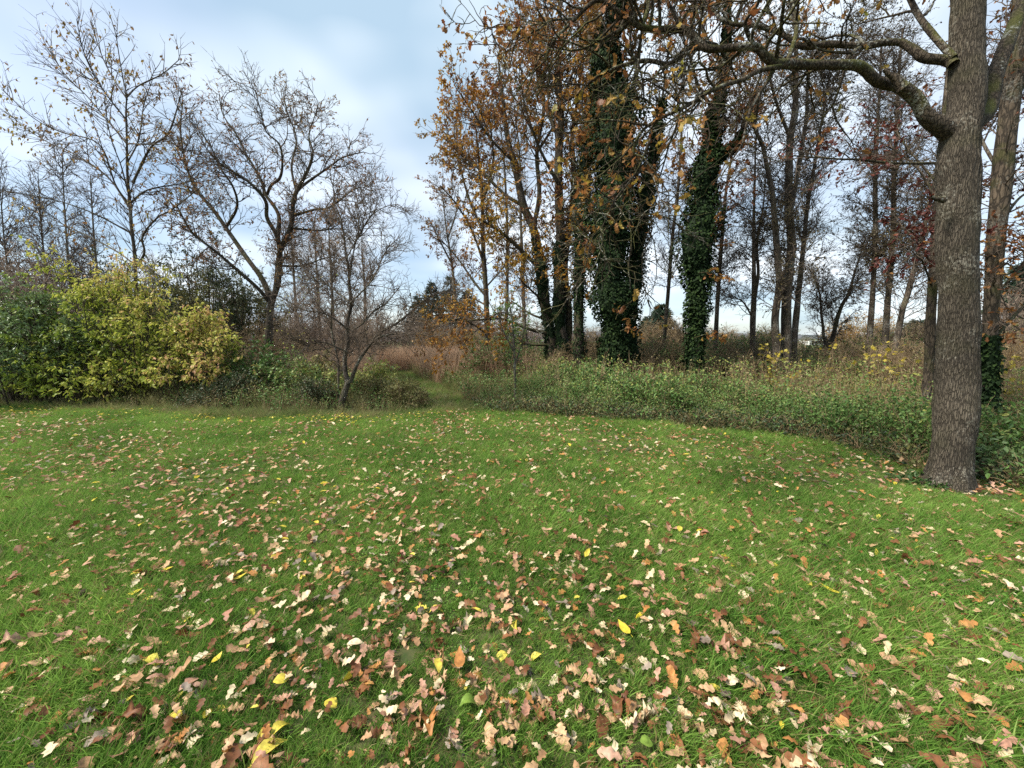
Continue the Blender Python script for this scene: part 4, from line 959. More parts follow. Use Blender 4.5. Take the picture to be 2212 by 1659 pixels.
alder('single pale alder with a low left twig and a narrow fork', (1626, 825), 13.6, [
    ([(1627, 832), (1626, 707), (1629, 632), (1628, 528), (1629, 439), (1632, 330), (1636, 250)], None, [7.5, 7, 6, 4, 3, 2, 1]),
    ([(1631, 640), (1638, 588), (1635, 528), (1648, 450), (1655, 380)], (0, .4), [4, 3.5, 3, 2, 1]),
    ([(1625, 685), (1608, 656), (1595, 646), (1581, 644)], (0, -.3), [2.5, 2, 1])], 206, 1.0, 900)
alder('stout twin trunked alder forking low above the green thicket', (1690, 832), 12.2, [
    ([(1692, 838), (1698, 760), (1698, 707), (1701, 617), (1710, 528), (1704, 454), (1704, 387), (1707, 298), (1718, 238), (1718, 149), (1722, 60), (1725, -60)], None, [15, 12, 11.5, 11, 9.5, 9, 8, 7, 5, 3, 2]),
    ([(1684, 838), (1678, 766), (1674, 692), (1683, 617), (1680, 558), (1674, 484), (1668, 417), (1656, 357), (1647, 313), (1630, 278), (1629, 238), (1600, 150)], (-.1, -.5), [11, 10, 9.5, 8.5, 7.5, 6.5, 5, 3.5, 2]),
    ([(1706, 470), (1718, 402), (1733, 313), (1742, 253), (1745, 179), (1760, 80)], (0, .8), [6, 6, 5, 4, 3, 2]),
    ([(1647, 313), (1626, 274), (1599, 253), (1575, 210)], (-.4, -.9), [3, 2.5, 2, 1]),
    ([(1707, 298), (1680, 230), (1660, 150), (1655, 60)], (0, -1), [4, 3, 2]),
    ([(1742, 253), (1790, 190), (1830, 120), (1860, 40)], (.6, 1.2), [3, 2.5, 2, 1])], 207, 2.6, 2600, L1=(.8, 2.0))
alder('straight leaning alder close to the twin trunked alder', (1712, 828), 13.2, [
    ([(1711, 835), (1718, 707), (1730, 588), (1739, 498), (1745, 439), (1757, 372), (1769, 298), (1785, 200), (1800, 100)], None, [8, 7.5, 7, 6, 5, 4, 3, 2, 1])], 208, 1.5, 1900)
alder('low forked crooked alder leaning right in the gap toward the field', (1785, 800), 15, [
    ([(1780, 830), (1785, 768), (1785, 746), (1797, 734), (1804, 708), (1809, 687), (1819, 659), (1835, 633), (1842, 603), (1852, 570), (1866, 525)], None, [8, 7.5, 7, 5.5, 5, 4, 3, 2, 1]),
    ([(1785, 750), (1779, 725), (1778, 708), (1774, 676), (1771, 638), (1760, 600)], (0, .5), [4, 3.5, 3, 2, 1])], 209, 1.1, 1300, 'dark_bark', (.6, 1.5))
alder('upright alder nearest to the low forked alder', (1876, 830), 12.6, [
    ([(1874, 840), (1877, 763), (1880, 708), (1884, 656), (1887, 603), (1891, 491), (1891, 387), (1894, 290), (1900, 200), (1905, 80)], None, [7.5, 7, 6.5, 6, 5.5, 5, 4, 3, 2])], 210, 1.3, 1900)
alder('upright alder between its straight neighbour and the leaning one', (1910, 830), 12.4, [
    ([(1908, 842), (1911, 756), (1914, 708), (1918, 647), (1922, 603), (1930, 491), (1931, 387), (1936, 290), (1940, 190), (1950, 60)], None, [8.5, 8, 7.5, 7, 6.5, 6, 5, 4, 3, 2])], 211, 1.3, 1900)
alder('alder leaning right toward the big oak trunk', (1925, 840), 11.6, [
    ([(1922, 850), (1930, 777), (1939, 725), (1951, 664), (1960, 638), (1985, 540), (2002, 470), (2020, 380), (2040, 260)], None, [8.5, 8, 7.5, 7.5, 6, 5, 4, 3, 2])], 212, 1.3, 1700)
# birch thicket left behind the oak
for i, (px, D_, top, seed) in enumerate([(640, 27, 470, 221), (690, 29, 480, 222), (720, 24, 470, 223), (790, 28, 520, 224), (160, 19, 330, 225), (110, 21, 380, 226), (30, 18, 400, 227), (220, 24, 380, 228)]):
    labs = ['reddish twigged young birch', 'pale stemmed birch behind the hawthorn crown', 'white trunked birch showing low through the hawthorn', 'fine twigged birch right of the hawthorn top',
            'bare grey birch left of the cherry trunk', 'bare birch behind the green and yellow bushes', 'bare birch over the dark twiggy scrub', 'grey birch seen through the lower cherry limbs']
    dx_ = (px - 1106) * .04
    tree('birch_tree', labs[i], (px, 760), D_, [([(px - dx_ * .3, 770), (px, 700), (px + dx_ * .2, 620), (px + dx_ * .5, (620 + top) / 2), (px + dx_ * .7, top)], None, [4, 3.5, 3, 2, 1])],
         'grey_bark', 7, dict(n=60, t0=.15, ang=(42, 12), length=(1.0, 2.6), K=8, wig=.12, up=.06, thick=.5, rmin=.005, kr=.006, shrink=.5),
         dict(n=520, t0=.1, ang=(42, 12), length=(.4, 1.1), K=5, wig=.14, up=.0, rmin=.005), dict(n=1400, t0=.1, ang=(40, 12), length=(.2, .7), K=2, wig=.15, up=-.05, rmin=.0048),
         dict(n=500, size=(.05, .08), tpl=[DIA], mat='brown_leaf', keep=0), seed, twig='redtwig' if i < 4 else 'twig', group='birches behind the shrubs')

# beech behind the big oak
D = 7.0
tb, Pb, Rb, _ = tree('beech_tree', 'young beech with dark red brown leaves half hidden behind the big oak', (1998, 900), D, [
    ([(1994, 930), (2000, 860), (2005, 812), (2009, 742), (2010, 690), (2012, 655), (2018, 560), (2030, 400), (2040, 280), (2050, 150), (2060, 0), (2070, -150)], None, [14, 13, 12, 11.5, 11, 11, 10, 8, 6, 5, 3]),
    ([(2032, 352), (1969, 353), (1909, 351), (1860, 345), (1820, 344), (1760, 340), (1700, 336)], (-.2, -.8), [4, 3.5, 3, 2, 1]),
    ([(2022, 429), (1998, 387), (1978, 357), (1940, 330), (1890, 300)], (-.2, .4), [4, 3, 2, 1]),
    ([(2015, 580), (1985, 520), (1960, 495), (1935, 500)], (0, -.5), [3, 2, 1]),
    ([(2014, 620), (1990, 560), (1975, 548)], (0, -.8), [3, 2, 1]),
    ([(2020, 500), (2080, 430), (2140, 400), (2200, 390)], (0, .4), [4, 3, 2, 1]),
    ([(2014, 600), (2080, 560), (2150, 545), (2230, 540)], (0, -.6), [4, 3, 2, 1]),
    ([(2036, 300), (2120, 220), (2190, 200)], (0, .7), [3, 2, 1]),
    ([(2028, 400), (1960, 320), (1930, 280), (1880, 270)], (0, .8), [3, 2, 1]),
], 'dark_bark', 12, dict(n=150, t0=.2, ang=(50, 12), length=(.4, 1.1), K=8, wig=.1, up=.02, thick=.5, rmin=.0025, kr=.006, shrink=.3, flat=.5),
    dict(n=420, t0=.15, ang=(45, 12), length=(.15, .45), K=6, wig=.12, up=0, rmin=.002, flat=.5), dict(n=900, t0=.15, ang=(45, 12), length=(.08, .2), K=4, wig=.12, rmin=.0016),
    dict(n=3200, size=(.055, .085), tpl=[ELL2, ELL], low=[ELL4], mat='beech_leaf', keep=.05, kf=1.1, tm=.3, ts=.25, droop=.3), 231, nparts=300, tw_on=[1, 2, 3, 4, 5, 6, 7, 8])
# dark ivy trunk behind the oak at the right
D = 6.4
ti, Pi, Ri, _ = tree('ivy_clad_oak', 'dark leaning trunk with ivy at its foot just right of the big oak', (2135, 960), D, [
    ([(2128, 990), (2135, 930), (2138, 850), (2140, 700), (2146, 600), (2155, 480), (2168, 350), (2184, 200), (2200, 60), (2215, -80), (2240, -300)], None, [20, 18, 17, 19, 22, 24, 22, 20, 18, 14]),
    ([(2150, 560), (2180, 600), (2215, 560), (2260, 500)], (0, -.4), [5, 4, 3, 2]),
    ([(2165, 380), (2120, 300), (2100, 220), (2110, 120)], (.1, .8), [5, 4, 3, 1.5]),
    ([(2140, 740), (2175, 700), (2225, 650), (2280, 620)], (0, .6), [6, 5, 4, 3]),
    ([(2180, 240), (2230, 150), (2280, 60)], (0, .5), [6, 5, 3]),
    ([(2150, 500), (2200, 430), (2250, 400)], (0, .5), [5, 4, 2]),
], 'dark_bark', 14, dict(n=150, t0=.2, ang=(50, 14), length=(.5, 1.5), K=8, wig=.18, up=.0, thick=.5, rmin=.003, kr=.006, shrink=.3),
    dict(n=900, t0=.15, ang=(48, 14), length=(.2, .6), K=5, wig=.18, up=0, rmin=.002), dict(n=2000, t0=.15, ang=(45, 14), length=(.08, .25), K=3, wig=.2, rmin=.002),
    dict(n=3600, size=(.06, .10), tpl=[OAK4], mat='russet_leaf', keep=.1, kf=1.2, tm=.3), 241)
ivy(ti, Pi[0][:11], Ri[0][:11], [22, 22, 21, 21, 19], 2600, 243, (.04, .075))

# spruces far behind
def spruce(label, px, pybase, D, pytop, wid, seed):
    rng = np.random.default_rng(seed)
    b = at(px, pybase, D); b[2] = -.03
    top = at(px, pytop, D); H = top[2]
    t = thing('spruce_tree', b, label, 'tree', 'spruces behind the reed bed')
    P = np.stack([np.array([b[0], b[1], z]) for z in np.linspace(-.05, H, 12)]); r = np.linspace(.22, .01, 12)
    bark_tube('trunk', P, r, 8, M['dark_bark'], t, seed, .05)
    n = 240; h = rng.random(n) ** .8 * .95 + .03; az = rng.uniform(0, 6.283, n)
    Lh = wid * (1 - h) ** .85 * rng.uniform(.7, 1.15, n) + .15
    K = 6; s = np.linspace(0, 1, K)
    d = np.stack([np.cos(az), np.sin(az)], 1)
    BP = np.zeros((n, K, 3)); BP[:, :, :2] = b[:2] + d[:, None] * (Lh[:, None] * s)[..., None]
    BP[:, :, 2] = (h * H)[:, None] - (Lh * .30)[:, None] * s + (Lh * .22)[:, None] * s ** 2.2
    BR = np.repeat((np.linspace(.02, .004, K))[None], n, 0)
    a = Acc(); V, q = tubes(BP, BR, 3); a.add(V - np.array(t.location), q)
    obj('crown', a.mesh('crown', M['twig'], True), t)
    m = 7000; idx = rng.choice(n, m, p=Lh / Lh.sum()); tt = rng.random(m) ** .7
    p, T, _ = sample(BP, BR, idx, tt)
    dd = nrm(T * .8 + rng.normal(0, .55, (m, 3)) + np.array([0, 0, -.45]))
    f = Acc(); tp_ = (np.array([(0, .07, 0), (0, -.07, 0), (1, 0, -.08), (.5, 0, .1)]), np.array([(0, 1, 2), (0, 3, 2)]))
    f.add(*leaf_verts(tp_, p - np.array(t.location), frames(dd, rng.normal(0, .4, (m, 3)) + np.array([0, 0, 1])), rng.uniform(.25, .6, m), clump_tint(p, seed, .6)))
    tag(obj('foliage', f.mesh('foliage', M['spruce']), t), kind='stuff')
spruce('tallest dark green spruce beyond the reed bed', 975, 745, 48, 592, 3.2, 301)
spruce('dark green spruce left of the tallest spruce beyond the reeds', 935, 745, 50, 606, 3.0, 302)
spruce('shorter dark spruce at the left end of the spruce group', 905, 745, 55, 632, 3.0, 303)
spruce('dark spruce on the right flank of the tallest spruce', 1010, 745, 46, 625, 2.8, 304)
spruce('dark spruce seen between the ivy columns', 1425, 750, 32, 655, 1.9, 305)
spruce('dark spruce close by the ivy tower foot in the background', 1400, 750, 36, 680, 1.9, 306)
spruce('dark spruce far right behind the oak and the ivy trunk', 2195, 760, 17, 560, 1.8, 307)
spruce('small dark spruce low in the scrub by the leaning alder', 1975, 760, 26, 690, 1.4, 308)

#==SHRUBS==
# ------------------------------------------------------------------ shrubs
def shrub(name, label, base, w, h, nst, leafd, seed, depth_w=None, group=None, mat='cane', lean=(0, 0), n1=120, n2=420, nparts=0, rmin=.004, r0=.02, t0=.25, wig=.1, nl=1, l1=(.3, .8), l2=(.15, .4), cat='shrub', twig=None, dome=.5, vary=(.72, 1.05)):
    """many stems that fan out from the base into an uneven dome; leaves on the twigs"""
    rng = np.random.default_rng(seed)
    b = np.array([base[0], base[1], -.03]); t = thing(name, b, label, cat, group)
    dw = depth_w or w * .7
    az = rng.uniform(0, 6.283, nst); rr = np.sqrt(rng.random(nst))
    tip = np.stack([np.cos(az) * rr * w / 2 + lean[0], np.sin(az) * rr * dw / 2 + lean[1], h * (1 - dome * rr ** 2) * rng.uniform(vary[0], vary[1], nst)], 1)
    root = tip * np.array([.38, .38, 0]) + rng.normal(0, .06, (nst, 3)) * np.array([1, 1, 0])
    K = 12; s = np.linspace(0, 1, K)[None, :, None]
    mid = root * .4 + tip * .6; mid[:, 2] = tip[:, 2] * .68; mid += rng.normal(0, wig, (nst, 3)) * h * .4
    P = (1 - s) ** 2 * root[:, None] + 2 * s * (1 - s) * mid[:, None] + s ** 2 * tip[:, None]
    R = (np.linspace(1, .2, K)[None] * rng.uniform(.5, 1, (nst, 1)) * r0) + rmin * .5
    a = Acc(); V, q = tubes(P, R, 5); a.add(V, q)
    obj('stem', a.mesh('stem', M[mat], True), t)
    b1, r1 = spawn(rng, P, R, n1, t0, 1, (45, 14), l1, 6, .14, .02, .6, rmin, .2)
    b2, r2 = spawn(rng, b1, r1, n2, .1, 1, (45, 14), l2, 4 if nparts else 3, .16, .0, .7, rmin * .8, .2)
    a = Acc()
    for p_, r_ in ((b1, r1), (b2, r2)):
        V, q = tubes(p_, r_, 3); a.add(V, q)
    obj('crown', a.mesh('crown', M[twig or mat], True), t)
    if leafd:
        p, Rm, sz, _ = leaves_on(rng, np.concatenate([b2]), r2, leafd['n'], leafd['size'], .1, leafd.get('droop', .5), leafd.get('spread', .7), jitter=leafd.get('jit', .03))
        keep = p[:, 2] > .02
        if 'keep' in leafd: keep &= sn(p, leafd.get('kf', 1.2), seed + 7) + rng.normal(0, .4, len(p)) > leafd['keep']
        p, Rm, sz = p[keep], Rm[keep], sz[keep]
        ti_ = clump_tint(p, seed, leafd.get('tf', 1.2), leafd.get('ts', .25), leafd.get('tm', .45))
        if 'tfun' in leafd: ti_ = np.clip(ti_ + leafd['tfun'](p), 0, 1)
        leaf_parts(t, name + str(seed), leafd['tpl'], p + b, Rm, sz, ti_, M[leafd['mat']], nparts, rng, lowtpl=leafd.get('low'))
    return t
def G(px, py): return gnd(px, py)[:2]
# the yellow bush (two overlapping plants) and the green bush at the far left
p = at(248, 800, 10.4)
shrub('yellow_bush', 'tall yellow green bush turning peach on its right shoulder', (p[0], p[1]), 5.3, 3.75, 56,
      dict(n=10500, size=(.07, .12), tpl=[NARROW, ELL], low=[ELL4, NAR4], mat='shrub_leaf', droop=.75, spread=.5, tm=.26, ts=.22, tf=1.0, tfun=lambda q: .36 * np.clip((q[:, 0] - .5) * .55 + (q[:, 2] - 2.0) * .6, -.6, 1.3)), 401, 2.6, n1=420, n2=1700, nparts=300, r0=.02, rmin=.003, l1=(.4, 1.0), l2=(.18, .45), mat='dark_bark', dome=.38, vary=(.5, 1.1))
p = at(425, 830, 10.2)
shrub('yellow_bush', 'lower drooping right skirt of peach and yellow leaves by the bramble clump', (p[0], p[1]), 3.2, 2.3, 30,
      dict(n=4200, size=(.075, .13), tpl=[NARROW, ELL], low=[ELL4, NAR4], mat='shrub_leaf', droop=.75, spread=.5, tm=.34, ts=.28, tfun=lambda q: .22 * np.clip(q[:, 0] * .5 + (q[:, 2] - .9) * .5, -.7, 1.2)), 402, 1.8, n1=200, n2=760, nparts=200, r0=.015, rmin=.003, mat='dark_bark')
p = at(150, 860, 9.6)
shrub('yellow_bush', 'low yellow green branches sweeping to the lawn under the tall yellow bush', (p[0], p[1]), 3.4, 1.5, 26,
      dict(n=3200, size=(.075, .125), tpl=[NARROW, ELL], low=[ELL4, NAR4], mat='shrub_leaf', droop=.7, spread=.5, tm=.28, ts=.22), 403, 1.6, n1=180, n2=620, nparts=150, r0=.012, rmin=.003, mat='dark_bark')
p = at(40, 830, 9.6)
shrub('privet_bush', 'dense grey green bush with dark stems left of the yellow bush', (p[0], p[1]), 3.2, 3.0, 34,
      dict(n=8500, size=(.065, .11), tpl=[ELL, NARROW], low=[ELL4, NAR4], mat='privet_leaf', droop=.4, spread=.6, tm=.42, ts=.25), 404, 2.4, n1=300, n2=1400, nparts=200, r0=.03, rmin=.003, mat='dark_bark')
p = at(-190, 840, 9.4)
shrub('privet_bush', 'grey green bush at the outer end of the hedge', (p[0], p[1]), 3.0, 2.7, 24,
      dict(n=4500, size=(.06, .10), tpl=[ELL4], mat='privet_leaf', droop=.4, spread=.6), 405, 2.2, n1=200, n2=900, r0=.03, rmin=.003, mat='dark_bark')
# dark scrub behind
for i, (px, D_, w, h, lab) in enumerate([(40, 14, 4, 4.4, 'dark brown bare thicket bush behind the grey green bush'), (-120, 15, 4, 4.8, 'bare brown thicket bush at the outer left edge'), (110, 16, 4, 4.4, 'bare twiggy bush between green bush and cherry'), (200, 20, 5, 6.2, 'tall bare twiggy bush behind the yellow bush and cherry'), (360, 23, 5, 7.0, 'tall bare twiggy bush between cherry and forked oak'), (670, 22, 4.5, 5.2, 'bare twiggy bush just left of the hawthorn crown'), (790, 20, 4, 4.2, 'bare twiggy bush behind the hawthorn crown')]):
    p = at(px, 800, D_)
    shrub('bare_bush', lab, (p[0], p[1]), w, h, 40, dict(n=900, size=(.05, .08), tpl=[DIA], mat='brown_leaf', keep=.1), 410 + i, 3, n1=300, n2=1300, r0=.02, rmin=.005, twig='redtwig', mat='redtwig', l1=(.5, 1.2), l2=(.25, .6))
for i, (px, D_, w, h, lab, mt) in enumerate([(440, 17, 4.8, 6.6, 'tall dark evergreen holly bush behind the yellow bush', 'dark_leaf'), (520, 19, 4.8, 6.2, 'olive brown tall bush below the forked oak limbs', 'olive_leaf'), (390, 15.5, 3.2, 4.6, 'olive brown leaved bush close behind the peach shoulder', 'olive_leaf'), (330, 18, 4, 5.6, 'dark green bush behind the cherry trunk', 'dark_leaf')]):
    p = at(px, 790, D_)
    shrub('evergreen_bush', lab, (p[0], p[1]), w, h, 40, dict(n=7000, size=(.07, .12), tpl=[ELL4], mat=mt, droop=.3, spread=.9, tm=.45), 420 + i, 3.4, n1=240, n2=900, r0=.03, rmin=.005, mat='dark_bark', l1=(.5, 1.1), l2=(.25, .6))

# background scrub: copies of a few kinds
def copy_tree(o, loc, rz, sc, label=None):
    c = o.copy(); C.objects.link(c); c.location = loc; c.rotation_euler = (0, 0, rz); c.scale = (sc,) * 3
    if label: c['label'] = label
    for ch in o.children:
        k = ch.copy(); C.objects.link(k); k.parent = c
    return c
rb = np.random.default_rng(77)
kinds = {
    'brown': shrub('scrub_bush', 'brown bare twigged scrub bush in the rough beyond the thicket', at(870, 760, 34)[:2], 5, 3.6, 40, dict(n=2600, size=(.06, .10), tpl=[DIA], mat='brown_leaf', keep=-.1, tm=.4), 431, 4, 'background scrub', 'redtwig', n1=300, n2=1600, rmin=.007, r0=.02, l1=(.5, 1.3), l2=(.3, .7)),
    'olive': shrub('scrub_bush', 'olive green leafy scrub bush in the rough beyond the thicket', at(1660, 770, 24)[:2], 4.5, 2.3, 40, dict(n=5200, size=(.06, .10), tpl=[DIA], mat='olive_leaf', tm=.5), 432, 4, 'background scrub', 'redtwig', n1=300, n2=1300, rmin=.006, r0=.02, l1=(.4, 1.0), l2=(.3, .6)),
    'orange': shrub('scrub_bush', 'orange gold leaved scrub bush in the rough beyond the thicket', at(1835, 770, 22)[:2], 3.0, 3.3, 30, dict(n=3600, size=(.06, .10), tpl=[DIA], mat='gold_leaf', tm=.5), 433, 3, 'background scrub', 'redtwig', n1=220, n2=1000, rmin=.005, r0=.02, l1=(.4, .9), l2=(.2, .5)),
    'green': shrub('scrub_bush', 'fresh green leafy scrub bush in the rough beyond the thicket', at(1770, 790, 16)[:2], 3.2, 1.5, 36, dict(n=4200, size=(.05, .085), tpl=[DIA], mat='bramble_leaf', tm=.4), 434, 3, 'background scrub', 'cane', n1=240, n2=1000, rmin=.004, r0=.015, l1=(.3, .8), l2=(.2, .45)),
    'pale': shrub('scrub_bush', 'pale brown mixed scrub bush with yellowing leaves beyond the thicket', at(1440, 775, 22)[:2], 4, 3.0, 40, dict(n=3000, size=(.05, .09), tpl=[DIA], mat='brown_leaf', keep=-.2, tm=.7), 435, 3.5, 'background scrub', 'cane', n1=320, n2=1500, rmin=.005, r0=.02, l1=(.5, 1.1), l2=(.25, .6)),
}
put = [('brown', 640, 38, 1.2), ('brown', 700, 30, 1.0), ('brown', 760, 42, 1.3), ('brown', 820, 33, 1.1), ('brown', 910, 45, 1.2), ('brown', 960, 40, 1.1), ('brown', 1020, 36, 1.1), ('brown', 1080, 34, 1.0), ('brown', 600, 24, .9), ('brown', 660, 21, .75),
       ('brown', 1140, 30, 1.0), ('brown', 1200, 34, 1.0), ('pale', 1280, 30, .9), ('pale', 1420, 30, .9), ('pale', 1560, 32, 1.0), ('olive', 1600, 27, .9), ('brown', 1660, 30, .7), ('brown', 1730, 34, .5), ('pale', 1990, 22, .9), ('olive', 2090, 18, .9), ('brown', 2180, 15, .9), ('brown', 2240, 13, .9),
       ('olive', 1470, 26, .9), ('olive', 1580, 22, .8), ('olive', 1650, 20, .8), ('olive', 1040, 28, .9), ('olive', 1950, 17, .85), ('olive', 2060, 15, .8), ('olive', 2170, 12, .8), ('olive', 1120, 22, .7), ('olive', 1260, 22, .7),
       ('orange', 960, 27, .85), ('orange', 1000, 26, .8), ('orange', 1870, 25, 1.0), ('orange', 1905, 28, .8), ('orange', 930, 29, .8), ('orange', 1460, 34, .9), ('orange', 2190, 11, .5),
       ('green', 1560, 15, 1.28), ('green', 1610, 17, 1.22), ('green', 1850, 15, .7), ('green', 1730, 18, .65), ('green', 1940, 13, 1.08), ('green', 1090, 16, 1.08), ('green', 1440, 15, 0.94), ('green', 1150, 18, 1.08),
       ('pale', 1400, 20, .9), ('pale', 1480, 18, .8), ('pale', 1530, 20, .8), ('pale', 1640, 17, .75), ('pale', 1805, 22, .5), ('pale', 1900, 18, .8), ('pale', 1230, 19, .8), ('pale', 1310, 18, .8), ('pale', 1980, 15, .9), ('pale', 2150, 10.5, .7), ('pale', 1420, 13, .6), ('green', 1480, 13, .85), ('pale', 1560, 13, .6), ('olive', 1640, 13, .65), ('green', 1750, 12.5, .8), ('pale', 1830, 12, .6), ('olive', 1900, 12, .65), ('pale', 1965, 10.5, .55), ('green', 1590, 12.5, .75), ('orange', 1838, 16, .6), ('green', 1290, 13, .7), ('pale', 1240, 13.5, .6), ('green', 1860, 11.5, .7), ('brown', 60, 17, 1.35), ('brown', 160, 20, 1.5), ('brown', -60, 16, 1.35), ('brown', 240, 22, 1.4), ('brown', 480, 23, 1.2), ('pale', 780, 24, .8), ('pale', 560, 16, .75), ('pale', 620, 17, .7)]
ANCH = [(40, 'grey green bush'), (270, 'cherry trunk'), (583, 'forked oak foot'), (640, 'reddish birch'), (745, 'hawthorn trunk'), (830, 'hawthorn right stem'), (905, 'left end of the spruces'), (975, 'tallest spruce'), (1056, 'sky edge oak'), (1093, 'thin alder by the sky edge oak'), (1140, 'alder left of the leaning oak'), (1190, 'leaning gold oak'), (1222, 'twin stemmed oak'), (1250, 'ivy clad slim trunk'),
        (1324, 'broad ivy tower'), (1366, 'thin ivied trunk'), (1435, 'mossy alder between the ivy columns'), (1502, 'second ivy column'), (1546, 'alder against the second ivy column'), (1626, 'single pale alder'), (1685, 'twin trunked alder'), (1716, 'leaning alder by the twin alder'), (1785, 'low forked alder'), (1878, 'upright alder'), (1911, 'middle upright alder'), (1932, 'alder leaning to the big oak'), (2000, 'young beech'), (2066, 'big oak trunk'), (2138, 'dark ivy trunk'), (2230, 'right edge saplings')]
KIND = {'brown': 'brown bare scrub bush', 'olive': 'olive green scrub bush', 'orange': 'orange gold scrub bush', 'green': 'fresh green scrub bush', 'pale': 'pale brown yellowing scrub bush'}
def scrub_label(kind_, px, D_):
    j = min(ANCH, key=lambda q: abs(q[0] - px))
    return '%s %s behind the %s' % (KIND[kind_], 'far' if D_ > 26 else 'well' if D_ > 16 else 'close', j[1])
for kind_, px, D_ in (('brown', 870, 34), ('olive', 1660, 24), ('orange', 1835, 22), ('green', 1770, 16), ('pale', 1440, 22)): kinds[kind_]['label'] = scrub_label(kind_, px, D_)
for kind_, px, D_, s in put:
    p = at(px, 780, D_)
    copy_tree(kinds[kind_], (p[0], p[1], -.03), float(rb.uniform(0, 6.28)), s * float(rb.uniform(.9, 1.1)), scrub_label(kind_, px, D_))

# bramble clumps along the lawn edge
brs = [(500, 880, 1.2, .75, 'dark_leaf', 'dark bramble mound below the peach skirt of the yellow bush'), (420, 888, .8, .5, 'dark_leaf', 'small dark green mound at the foot of the yellow bush'), (150, 878, 1.2, .7, 'dark_leaf', 'dark leafy mound under the low yellow branches'),
       (655, 888, 1.0, .7, 'dark_leaf', 'dark bramble mound left of the leaning hawthorn trunk'), (865, 892, 1.1, .62, 'olive_leaf', 'brownish bramble mound beside the grassy path'), (800, 880, 1.2, .65, 'olive_leaf', 'grey brown weedy mound right of the hawthorn foot')]
for i, (px, py, w, h, mt, lab) in enumerate(brs):
    p = gnd(px, py)
    shrub('bramble_clump', lab, (p[0], p[1] + .45), w, h, 30, dict(n=2600, size=(.035, .065), tpl=[ELL4, DIA], mat=mt, droop=.3, spread=.9, tm=.4), 450 + i, .9, n1=140, n2=450, r0=.006, rmin=.002, l1=(.12, .4), l2=(.08, .2))
brs = [(560, 760, 10.8, 1.7, 1.55, 'bramble_leaf', 'blue green leafy elder clump right of the yellow bush', .35), (640, 800, 10.5, 1.8, 1.2, 'bramble_leaf', 'yellow green nettle and bramble growth before the forked oak', .7), (800, 800, 10.6, 1.6, 1.05, 'bramble_leaf', 'yellow leaved undergrowth around the hawthorn stems', .85), (700, 790, 11.5, 2.0, 1.1, 'olive_leaf', 'olive weedy undergrowth behind the hawthorn foot', .5), (470, 800, 10.6, 1.5, 1.5, 'bramble_leaf', 'green undergrowth at the right rim of the yellow bush', .5)]
for i, (px, py, D_, w, h, mt, lab, tm) in enumerate(brs):
    p = at(px, py, D_)
    shrub('undergrowth_clump', lab, (p[0], p[1]), w, h, 30, dict(n=2300, size=(.05, .085), tpl=[ELL4, MAPLE], mat=mt, droop=.3, spread=.9, tm=tm), 460 + i, 1.4, n1=180, n2=520, r0=.007, rmin=.0025, l1=(.2, .5), l2=(.1, .25))
p = gnd(1115, 855)
tree('hawthorn_tree', 'thin upright young hawthorn with green leaves at the thicket edge by the path', (1115, 858), 10.4, [
    ([(1113, 868), (1112, 800), (1110, 740), (1106, 690), (1098, 640)], None, [3, 2.5, 2, 1]), ([(1112, 790), (1130, 730), (1135, 680)], (0, .3), [2, 1.5, 1]), ([(1111, 760), (1085, 710), (1075, 670)], (0, -.3), [2, 1.5, 1])],
    'grey_bark', 8, dict(n=60, t0=.3, ang=(45, 12), length=(.3, .8), K=7, wig=.12, up=.05, thick=.6, rmin=.003, kr=.006), dict(n=260, t0=.15, ang=(45, 12), length=(.12, .35), K=5, wig=.15, rmin=.002), None,
    dict(n=1300, size=(.035, .06), tpl=[ELL2, DIA], mat='bramble_leaf', tm=.65), 471)
p = gnd(2165, 1040)
shrub('nettle_clump', 'blue green nettles right of the big oak foot', (p[0], p[1] + .2), .9, .42, 26, dict(n=900, size=(.05, .09), tpl=[ELL4], mat='privet_leaf', droop=.2, spread=.9, tm=.45), 475, .7, n1=90, n2=260, r0=.004, rmin=.0015, l1=(.08, .2), l2=(.05, .12), cat='plant')
p = gnd(1985, 1050)
shrub('ground_ivy', 'low leafy weed at the left foot of the big oak', (p[0], p[1]), .5, .14, 16, dict(n=260, size=(.04, .07), tpl=[ELL4], mat='bramble_leaf', droop=.1, spread=.9, tm=.3), 476, .35, n1=50, n2=90, r0=.003, rmin=.0015, l1=(.05, .12), l2=(.04, .08), cat='plant')
# maple saplings with yellow leaves
for i, (px, py, D_, h, nl_, lab) in enumerate([(1690, 850, 10.6, 1.0, 60, 'yellow leaved maple sapling at the foot of the twin trunked alder'), (1665, 830, 11.5, 1.8, 60, 'taller maple sapling with pale yellow leaves left of the twin alder'), (1855, 840, 10.4, 1.75, 40, 'thin maple sapling with a few clear yellow leaves before the upright alders'),
                                          (1905, 850, 10.0, 1.5, 50, 'maple sapling with yellow leaves under the leaning alder'), (1785, 820, 11, 1.7, 16, 'maple sapling bearing one bright yellow top cluster'), (2185, 850, 7.5, 1.6, 50, 'yellow leaved sapling right of the dark ivy trunk')]):
    p = at(px, py, D_)
    shrub('maple_sapling', lab, (p[0], p[1]), 1.2, h, 7, dict(n=nl_, size=(.07, .115), tpl=[MAPLE], mat='maple_leaf', droop=.3, spread=.8, tm=.5), 480 + i, 1.0, 'maple saplings in the thicket', n1=30, n2=60, nparts=60, r0=.008, rmin=.002, l1=(.15, .4), l2=(.08, .2), dome=.2)

